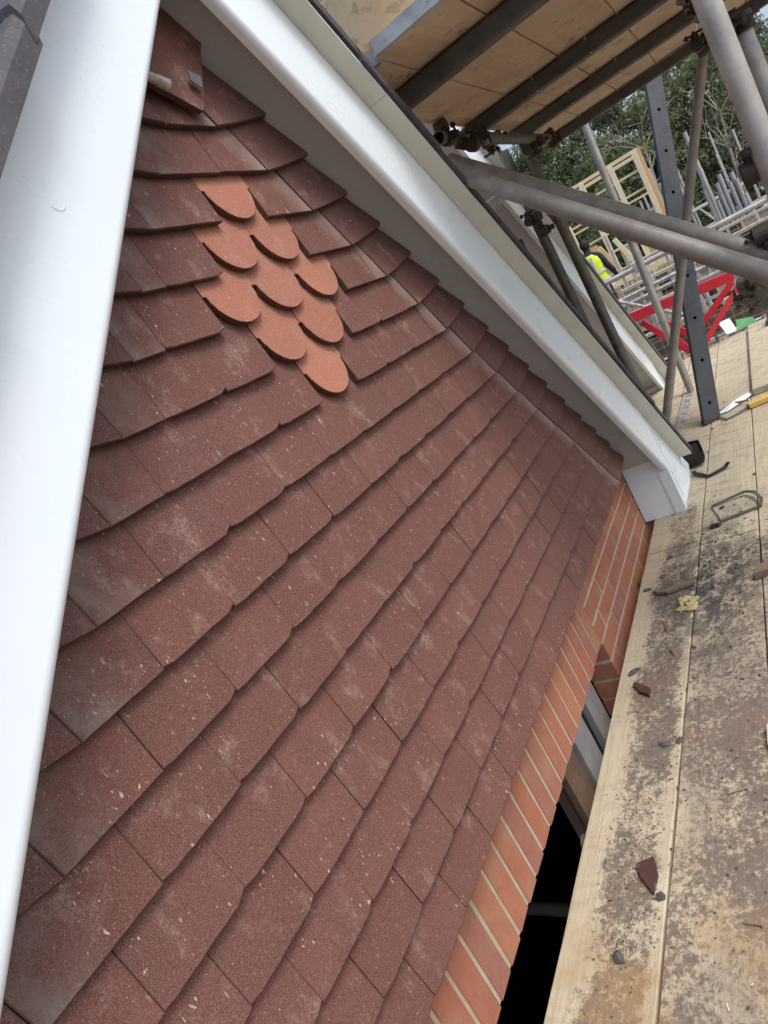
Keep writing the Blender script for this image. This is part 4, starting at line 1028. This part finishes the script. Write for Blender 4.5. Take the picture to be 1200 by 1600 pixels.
# bundle of upright light tubes
TB = thing('tube_bundle', 'upright rack of pale grey scaffold tubes of uneven length', 'scaffold tubes', (13.4, -0.65, -2.6))
for i in range(18):
    y = -0.25 - (i % 9) * 0.065; x = 13.3 + (i // 9) * 0.1
    h = 0.0 + 0.55 * math.sin(i * 2.1) * 0.5 - (i % 9) * 0.05 + random.uniform(-.1, .2)
    if i == 1: h = 0.9
    m = MB(); m.tube((x, y, -2.6), (x + 0.02, y + random.uniform(-.02, .02), h - 0.1), 0.034, 8); m.build('scaffold_tube', M_grey, TB)
# pale panel units with small dark openings
def panel_unit(x, y0, z0, w_, h_, cols, rows_, label, mat=M_conc2):
    t = thing('panel_pack', label, 'wall panels', (x, y0 + w_ / 2, z0), 'panel packs beyond the deck')
    fw = 0.035
    bk_ = MB(); bk_.box((x + 0.12, y0, z0), (x + 0.16, y0 + w_, z0 + h_)); bk_.build('back_board', M_oldwood, t)
    for r in range(rows_ + 1):
        z = z0 + h_ * r / rows_; m = MB(); m.box((x, y0, z - fw / 2), (x + 0.1, y0 + w_, z + fw / 2)); m.build('rail', mat, t)
    for c_ in range(cols + 1):
        y = y0 + w_ * c_ / cols; m = MB(); m.box((x + 0.002, y - fw / 2, z0), (x + 0.098, y + fw / 2, z0 + h_)); m.build('stile', mat, t)
    for r in range(rows_):
        for c_ in range(cols):
            if (r * 3 + c_ * 2) % 5 in (0, 1, 3):
                m = MB(); ya = y0 + w_ * c_ / cols + fw / 2 + .002; za = z0 + h_ * r / rows_ + fw / 2 + .002
                m.box((x + 0.03, ya, za), (x + 0.06, ya + w_ / cols - fw - .004, za + h_ / rows_ - fw - .004)); m.build('infill', M_conc if (r + c_) % 2 else M_conc2, t)
    return t
panel_unit(8.4, -0.95, -1.75, 1.7, 1.05, 9, 6, 'pale panel pack with small dark openings behind the red gate')
panel_unit(10.9, -1.75, -2.0, 1.9, 1.25, 10, 6, 'farther beige panel pack at the right edge beneath the zinc rail')
panel_unit(11.4, 0.4, -2.6, 1.4, 1.2, 9, 7, 'beige panel pack left of the thin pale pole', M_conc)
far_scaffold(7.2, -1.9, 2.7, 0.8, (-2.6, -1.75), 'scaffold bay with dark mesh directly behind the mesh guard', top=-0.75, nx=6)
random.seed(11)
PT = thing('pallet_pile', 'dark plastic mesh crates and offcuts between the red gate and the tube rack', 'crates', (9.4, -0.2, -1.9), None)
for i in range(26):
    y = -0.9 + random.random() * 1.5; x = 9.2 + random.random() * 0.5; z = -1.85 + random.random() * 0.9
    m = MB(); m.box((x, y, z), (x + 0.04, y + random.uniform(.1, .45), z + random.choice((0.03, 0.05, 0.12))), rot=Matrix.Rotation(random.uniform(-.3, .3), 3, 'X')); m.build('slat', random.choice((M_wired, M_navy, M_grey, M_conc2, M_timber)), PT)
# site cabins, block piles
def stack(name, x, y, z, nx_, ny_, nz_, bx_, by_, bz_, mat, label, cat, part='block'):
    t = thing(name, label, cat, (x, y, z), None); me = None
    for i in range(nx_):
        for j_ in range(ny_):
            for k in range(nz_):
                if k == nz_ - 1 and random.random() < 0.35: continue
                if me is None:
                    m = MB(); m.box((-bx_ / 2, -by_ / 2, 0), (bx_ / 2, by_ / 2, bz_ * 0.97)); me = m.mesh(part, mat)
                inst(part, me, t, (x + i * bx_ * 1.02 + random.uniform(-.01, .01), y + j_ * by_ * 1.03, z + k * bz_), (0, 0, random.uniform(-.04, .04)))
    return t
stack('block_stack', 9.0, -0.75, -2.4, 1, 7, 3, 0.22, 0.22, 0.215, M_conc, 'stack of pale blocks low behind the mesh guard', 'block stack')
stack('brick_pack', 12.2, 0.55, -1.71, 1, 2, 5, 0.22, 0.12, 0.075, M_brickfar, 'small red brick pack on the scaffold beside the worker', 'brick pack', 'brick')
stack('crate_stack', 11.6, -0.55, -1.75, 1, 4, 3, 0.4, 0.28, 0.26, M_navy, 'dark crates stacked left of the upright tube rack', 'crates', 'crate')
# block-walled plots under construction
def plot(x, y0, w_, z1, label):
    t = thing('unfinished_house', label, 'house', (x + 2, y0 + w_ / 2, -6), 'unfinished houses beyond')
    m = MB()
    ops = [(y0 + w_ * 0.12, y0 + w_ * 0.38), (y0 + w_ * 0.6, y0 + w_ * 0.88)]
    for z0_, z1_ in ((-6, -3.4), (-3.4, z1)):
        lo, hi = z0_ + (z1_ - z0_) * 0.35, z0_ + (z1_ - z0_) * 0.85
        m.box((x, y0, z0_), (x + 0.2, y0 + w_, lo)); m.box((x, y0, hi), (x + 0.2, y0 + w_, z1_ - 0.001))
        ys = [y0] + [v for op in ops for v in op] + [y0 + w_]
        for a_, b_ in zip(ys[::2], ys[1::2]): m.box((x + 0.001, a_, lo), (x + 0.199, b_, hi))
    m.build('block_wall', M_conc, t)
    m = MB(); m.box((x + 0.201, y0, -6), (x + 6, y0 + w_, z1 - 0.3)); m.build('inner_core', M_oldwood, t)
    for op in ops:
        for z0_ in (-5.0, -3.4 + 0.35 * (z1 + 3.4)):
            m = MB(); m.box((x + 0.05, op[0] + 0.03, z0_ + 0.02), (x + 0.1, op[0] + 0.08, z0_ + 1.0)); m.build('window_frame', M_timber, t)
plot(14.0, -6.0, 4.2, -1.5, 'unfinished blockwork house to the right behind the near standard')
plot(15.0, 0.2, 5.5, -1.9, 'unfinished blockwork house carrying the pale timber frame')
plot(24.0, -3.5, 6.5, -1.7, 'farthest unfinished blockwork house below the trees')
# pale timber frame
TF = thing('timber_frame', 'pale new timber wall frame with open bays standing above the blockwork', 'timber frame', (16.2, 1.6, -1.75))
def tb(p0, p1, w_=0.1, h_=0.06, mat=M_timber, name='timber'):
    m = MB(); m.beam(p0, p1, w_, h_, Vector((1, 0, 0.001))); return m.build(name, mat, TF)
X0 = 16.3
Ys = [0.78, 1.30, 1.95, 2.55, 3.1]
tb((X0, 0.72, 1.17), (X0, 2.4, 1.17), 0.07, 0.12, name='top_plate'); tb((X0 + .55, 0.72, 1.10), (X0 + .55, 2.5, 1.10), 0.07, 0.12, name='top_plate')
for z in (0.80, 0.42, 0.30, -0.05, -0.45, -1.05): tb((X0 + (.12 if z != .3 else .5), 0.76, z), (X0 + (.12 if z != .3 else .5), 2.6 if z > -0.2 else 3.2, z), 0.045, 0.11, name='rail')
for y in Ys: tb((X0 - 0.05, y, -1.75), (X0 - 0.05, y, 1.15 if y < 2.2 else 0.5), 0.10, 0.06, name='stud')
tb((X0, 0.70, 1.2), (X0 + .1, 0.70, -1.75), 0.09, 0.05, M_otimber, 'stud')
for i, (y_a, y_b) in enumerate(((2.9, 2.2), (2.5, 1.9), (2.1, 1.6), (1.75, 1.3), (3.3, 2.7))): tb((X0 - 0.35, y_a, -0.2), (X0 - 0.35, y_b, -1.6), 0.09, 0.05, M_timber if i % 2 else M_otimber, 'brace')
tb((X0 - 0.4, 3.2, -0.15), (X0 - 0.4, 2.1, -0.22), 0.16, 0.05, M_otimber, 'header'); tb((X0 - 0.4, 2.6, -1.1), (X0 - 0.4, 0.9, -1.1), 0.1, 0.05, M_timber, 'rail')
tb((X0 - .3, 2.9, 0.5), (X0 - .3, 3.3, -0.4), 0.14, 0.05, M_otimber, 'rafter')
for y in (1.0, 1.5, 2.2): 
    m = MB(); m.box((X0 + 0.6, y, -1.75), (X0 + 0.63, y + 0.38, -0.5)); m.build('sheathing_panel', M_otimber, TF)
# yellow insulation roll and far timber bits
m = MB(); m.tube((13.4, 1.35, -1.68), (13.4, 1.35, -1.15), 0.17, 14); tag(m.build('insulation_roll', M_foam, smooth=True), 'yellow insulation roll standing on the scaffold beside the worker', 'insulation roll')

# ------------------------------------------------------------------ worker (seen from behind)
PP = thing('person', 'worker in a yellow high-visibility vest and dark sleeves, seen from behind on the far scaffold', 'person', (13.25, 1.86, -1.68))
def skin_body(name, verts, edges, radii, mat, root=0, sub=2):
    me = bpy.data.meshes.new(name); me.from_pydata(verts, edges, []); me.materials.append(mat)
    o = bpy.data.objects.new(name, me); C.objects.link(o)
    sm = o.modifiers.new('skin', 'SKIN'); sm.use_smooth_shade = True
    for i, r in enumerate(radii):
        sv = me.skin_vertices[0].data[i]; sv.radius = (r if isinstance(r, tuple) else (r, r)); sv.use_root = (i == root)
    s2 = o.modifiers.new('sub', 'SUBSURF'); s2.levels = s2.render_levels = sub
    return o
def pose(o): o.parent = PP; o.location = (0, 0, 0); o.rotation_euler = (0, 0, rad(-14)); return o
# local frame: +x forward (away from the camera), +y left, z up from the scaffold boards
V = [(0, 0, .95), (0.02, 0, 1.12), (0.03, 0, 1.30), (0.03, 0, 1.43), (0.04, 0, 1.52), (0.07, 0, 1.60), (0.08, 0, 1.70),
     (0.02, .19, 1.40), (0.05, .25, 1.14), (0.24, .21, 1.0), (0.31, .20, .98),
     (0.02, -.19, 1.40), (0.04, -.27, 1.13), (0.20, -.26, 0.96), (0.27, -.25, .93),
     (0, .10, .88), (0.03, .11, .50), (-0.01, .12, .09), (0.13, .13, .04), (0, -.10, .88), (0.05, -.12, .50), (0.0, -.13, .09), (0.14, -.14, .04)]
E_ = [(0, 1), (1, 2), (2, 3), (3, 4), (4, 5), (5, 6), (3, 7), (7, 8), (8, 9), (9, 10), (3, 11), (11, 12), (12, 13), (13, 14), (0, 15), (15, 16), (16, 17), (17, 18), (0, 19), (19, 20), (20, 21), (21, 22)]
Rr = [(.15, .12), (.14, .11), (.16, .115), (.13, .10), .055, .075, .07, .065, .052, .042, .032, .065, .052, .042, .032, .095, .065, .05, .045, .095, .065, .05, .045]
body = pose(skin_body('body', V, E_, Rr, M_navy))
hd = MB(); bm = bmesh.new(); bmesh.ops.create_uvsphere(bm, u_segments=16, v_segments=12, radius=1)
hd.add([(0.085 + v.co.x * .098, v.co.y * .078, 1.635 + v.co.z * .118) for v in bm.verts], [tuple(v.index for v in f.verts) for f in bm.faces]); 
hd.tube((0.175, 0, 1.64), (0.205, 0, 1.615), 0.014, 8, 0.018)
for s_ in (-1, 1):
    hd.tube((0.085, .074 * s_, 1.635), (0.08, .092 * s_, 1.64), 0.026, 8, 0.02)
    hd.tube((0.168, .03 * s_, 1.655), (0.18, .03 * s_, 1.655), 0.012, 8)
hd.tube((0.172, -.025, 1.585), (0.172, .025, 1.585), 0.008, 6); hd.tube((0.05, 0, 1.48), (0.07, 0, 1.58), 0.055, 12)
me = hd.mesh('head', M_skin, True); o = bpy.data.objects.new('head', me); C.objects.link(o); pose(o)
hr_ = MB(); hr_.add([(0.07 + v.co.x * .112, v.co.y * .092, 1.665 + v.co.z * .112) for v in bm.verts if True], [tuple(v.index for v in f.verts) for f in bm.faces if f.calc_center_median().z > -0.45 or f.calc_center_median().x < -0.1]); bm.free()
me = hr_.mesh('hair', M_hair, True); o = bpy.data.objects.new('hair', me); C.objects.link(o); pose(o)
# vest: a shell around the torso with reflective bands
def torso_ring(z, k=1.0):
    a_, b_ = {0.86: (.175, .215), 1.0: (.165, .205), 1.14: (.16, .20), 1.28: (.165, .215), 1.40: (.135, .205), 1.47: (.09, .13)}[z]
    return [(0.015 + a_ * k * math.cos(t * math.pi / 10), b_ * k * math.sin(t * math.pi / 10), z) for t in range(20)]
vm = MB(); zs_ = [0.86, 1.0, 1.14, 1.28, 1.40, 1.47]; vs = []
for z in zs_: vs += torso_ring(z)
vm.add(vs, [(r * 20 + i, r * 20 + (i + 1) % 20, (r + 1) * 20 + (i + 1) % 20, (r + 1) * 20 + i) for r in range(5) for i in range(20)])
me = vm.mesh('vest', M_vest, True); o = bpy.data.objects.new('vest', me); C.objects.link(o); pose(o)
for z0_, z1_ in ((0.93, 0.98), (1.10, 1.15)):
    vm = MB(); vs = [(0.015 + .178 * math.cos(t * math.pi / 10), .220 * math.sin(t * math.pi / 10), z) for z in (z0_, z1_) for t in range(20)]
    vm.add(vs, [(i, (i + 1) % 20, 20 + (i + 1) % 20, 20 + i) for i in range(20)]); me = vm.mesh('reflective_band', M_reflect, True); o = bpy.data.objects.new('reflective_band', me); C.objects.link(o); pose(o)
for s_ in (-1, 1):
    vm = MB(); vm.beam((-0.155, .09 * s_, 1.16), (-0.135, .085 * s_, 1.42), 0.05, 0.012, Vector((1, 0, 0))); me = vm.mesh('reflective_band', M_reflect); o = bpy.data.objects.new('reflective_band', me); C.objects.link(o); pose(o)
for s_, base in ((1, Vector((0.31, .20, .98))), (-1, Vector((0.27, -.25, .93)))):
    V = [tuple(base), tuple(base + Vector((.05, 0, -.01)))]; E_ = [(0, 1)]; Rr = [.024, (.034, .016)]
    for f_ in range(4):
        dy = (f_ - 1.5) * 0.019; L_ = (.045, .052, .049, .038)[f_]
        i0 = len(V); V += [tuple(base + Vector((.085, dy, -.012))), tuple(base + Vector((.085 + L_ * .6, dy, -.03))), tuple(base + Vector((.085 + L_ * .8, dy, -.055)))]
        E_ += [(1, i0), (i0, i0 + 1), (i0 + 1, i0 + 2)]; Rr += [.009, .0085, .007]
    i0 = len(V); V += [tuple(base + Vector((.055, -.035 * s_, -.005))), tuple(base + Vector((.085, -.05 * s_, -.02)))]; E_ += [(1, i0), (i0, i0 + 1)]; Rr += [.010, .008]
    pose(skin_body('hand', V, E_, Rr, M_skin, 0, 1))

# ================================================================== TREES
random.seed(21)
def tree(x, y, h, cr_r, kind, label, name='tree', bare=False, n=4200, base=-5.2, leaf=0.17):
    t = thing(name, label, 'tree', (x, y, base), 'trees beyond the site')
    tr = MB(); trunk_h = h * 0.45
    lean = Vector((random.uniform(-.5, .5), random.uniform(-.6, .6), 0))
    p_ = Vector((x, y, base)); segs = 5
    tops = []
    for i in range(segs):
        q = Vector((x, y, base)) + lean * ((i + 1) / segs) + Vector((random.uniform(-.15, .15), random.uniform(-.15, .15), h * 0.8 * (i + 1) / segs))
        tr.tube(p_, q, (0.26 if not bare else 0.09) * (1 - i / segs) + 0.035, 8, (0.26 if not bare else 0.09) * (1 - (i + 1) / segs) + 0.035, cap=False); p_ = q
        if i >= 1: tops.append(q)
    br = []
    for q in tops:
        for _ in range(5 if not bare else 4):
            a = random.uniform(0, 6.28); el_ = random.uniform(0.2, 1.0); L_ = cr_r * random.uniform(0.5, 1.0)
            e = q + Vector((math.cos(a) * L_ * math.cos(el_), math.sin(a) * L_ * math.cos(el_), L_ * math.sin(el_) * 1.2))
            mid = (q + e) / 2 + Vector((0, 0, 0.12 * L_))
            k_ = 0.45 if bare else 1.0; tr.tube(q, mid, 0.07 * k_, 5, 0.045 * k_, cap=False); tr.tube(mid, e, 0.045 * k_, 5, 0.012, cap=False); br.append(e)
            if bare:
                for _k in range(3):
                    e2 = mid.lerp(e, random.random()) + Vector((random.uniform(-.8, .8), random.uniform(-.8, .8), random.uniform(0, 1.1))); tr.tube(mid, e2, 0.014, 4, 0.005, cap=False)
    tr.build('trunk', M_barkp if bare else M_bark, t, smooth=True)
    # foliage: many leaf faces gathered in clumps through the crown
    cl = []
    nc = 46 if not bare else 16
    for i in range(nc):
        a = random.uniform(0, 6.28); u = random.random() ** 0.5; zz = random.uniform(-0.62, 1.0)
        rr = cr_r * math.sqrt(max(0.05, 1 - (abs(zz) ** 2.2))) * u * random.uniform(.85, 1.12)
        cl.append((Vector((x + lean.x + rr * math.cos(a), y + lean.y + rr * math.sin(a), base + h * 0.62 + zz * h * 0.38)), random.uniform(0.45, 1.15) * cr_r * 0.34))
    cl += [(e, random.uniform(.4, .8)) for e in br[::2]]
    vs = []; fs = []
    for i in range(n):
        c_, r_ = random.choice(cl)
        v = Vector((random.gauss(0, 1), random.gauss(0, 1), random.gauss(0, 1))).normalized() * (random.random() ** 0.45) * r_
        p_ = c_ + Vector((v.x, v.y, v.z * 0.75))
        nrm = (v.normalized() + Vector((random.gauss(0, .6), random.gauss(0, .6), random.gauss(0.3, .6)))).normalized()
        a_ = nrm.orthogonal().normalized(); a_ = (Matrix.Rotation(random.uniform(0, 6.28), 3, nrm) @ a_); b_ = nrm.cross(a_)
        s_ = leaf * random.uniform(0.6, 1.5); k = len(vs)
        vs += [p_ - a_ * s_, p_ - b_ * s_ * 0.5, p_ + a_ * s_, p_ + b_ * s_ * 0.5]; fs.append((k, k + 1, k + 2, k + 3))
    me = bpy.data.meshes.new('crown'); me.from_pydata([v - Vector((x, y, base)) for v in vs], [], fs); me.materials.append(M_leaf[kind])
    o = bpy.data.objects.new('crown', me); C.objects.link(o); o.parent = t; o.location = (0, 0, 0)
LB = ['broad mid-green tree', 'dark dense tree', 'pale olive tree']
PL = ['at the left end of the row, behind the platform edge', 'behind the left pair of dark standards', 'above the worker', 'left of the tall pale pole', 'above the timber frame',
      'right behind the perforated strut', 'between the strut and the thin brace', 'right of the thin brace', 'left of the large near standards', 'behind the large near standards', 'at the right edge of the picture', 'past the right edge of the picture']
row = [(40, 13.5, 11.2, 4.2, 1), (42, 10.2, 11.6, 4.0, 0), (38, 7.2, 11.0, 3.6, 0), (43, 5.0, 11.6, 3.6, 1), (40, 2.9, 11.3, 3.2, 2), (44, 0.9, 11.4, 3.6, 1),
       (39, -0.9, 10.3, 3.0, 2), (43, -2.8, 10.0, 3.4, 1), (37, -4.4, 8.7, 3.1, 0), (41, -7.0, 9.4, 3.6, 0), (39, -10.2, 10.4, 3.8, 1), (42, -14, 11.0, 4.2, 0)]
for (x, y, h, r_, k), pl in zip(row, PL): tree(x, y, h, r_, k, LB[k] + ' ' + pl, n=13000, leaf=0.10)
tree(35.0, 1.6, 9.3, 2.6, 2, 'pale bare-branched tree in front of the row, above the timber frame', bare=True, n=900, leaf=0.06)
tree(34.5, -0.7, 8.9, 2.6, 2, 'pale bare-branched tree leaning behind the thin brace', bare=True, n=900, leaf=0.06)
# dark woodland mass behind the row
wd = MB(); vs = []; fs = []
for i in range(26000):
    y = random.uniform(-46, 60); x = random.uniform(47, 60); top = 3.4 + 1.0 * mnoise.noise(Vector((y * .16, 0, 0))) + (x - 47) * 0.10
    z = -4.6 + (top + 4.6) * (random.random() ** 0.8)
    nrm = Vector((random.gauss(-.6, .6), random.gauss(0, .6), random.gauss(0.4, .6))).normalized(); a_ = nrm.orthogonal().normalized(); b_ = nrm.cross(a_)
    s_ = random.uniform(0.2, 0.5); k = len(vs); p_ = Vector((x, y, z)); vs += [p_ - a_ * s_, p_ - b_ * s_ * .6, p_ + a_ * s_, p_ + b_ * s_ * .6]; fs.append((k, k + 1, k + 2, k + 3))
wd.add(vs, fs); wd.mi = [0] * len(wd.f)
me = bpy.data.meshes.new('woodland'); me.from_pydata(vs, [], fs); me.materials.append(M_leaf[1])
o = bpy.data.objects.new('woodland', me); C.objects.link(o); o['kind'] = 'stuff'; tag(o, 'dark woodland mass filling in behind the row of trees', 'woodland')
# low hedge of undergrowth at the trees' feet
vs = []; fs = []
for i in range(9000):
    y = random.uniform(-24, 30); x = random.uniform(31.5, 35); z = -5.6 + 2.6 * random.random() * (0.7 + 0.5 * mnoise.noise(Vector((y * .3, x * .3, 3))))
    nrm = Vector((random.gauss(-.4, .6), random.gauss(0, .6), random.gauss(0.6, .6))).normalized(); a_ = nrm.orthogonal().normalized(); b_ = nrm.cross(a_)
    s_ = random.uniform(0.1, 0.26); k = len(vs); p_ = Vector((x, y, z)); vs += [p_ - a_ * s_, p_ - b_ * s_ * .6, p_ + a_ * s_, p_ + b_ * s_ * .6]; fs.append((k, k + 1, k + 2, k + 3))
me = bpy.data.meshes.new('undergrowth'); me.from_pydata(vs, [], fs); me.materials.append(M_leaf[0])
o = bpy.data.objects.new('undergrowth', me); C.objects.link(o); o['kind'] = 'stuff'; tag(o, 'tangled green undergrowth along the foot of the trees', 'undergrowth')
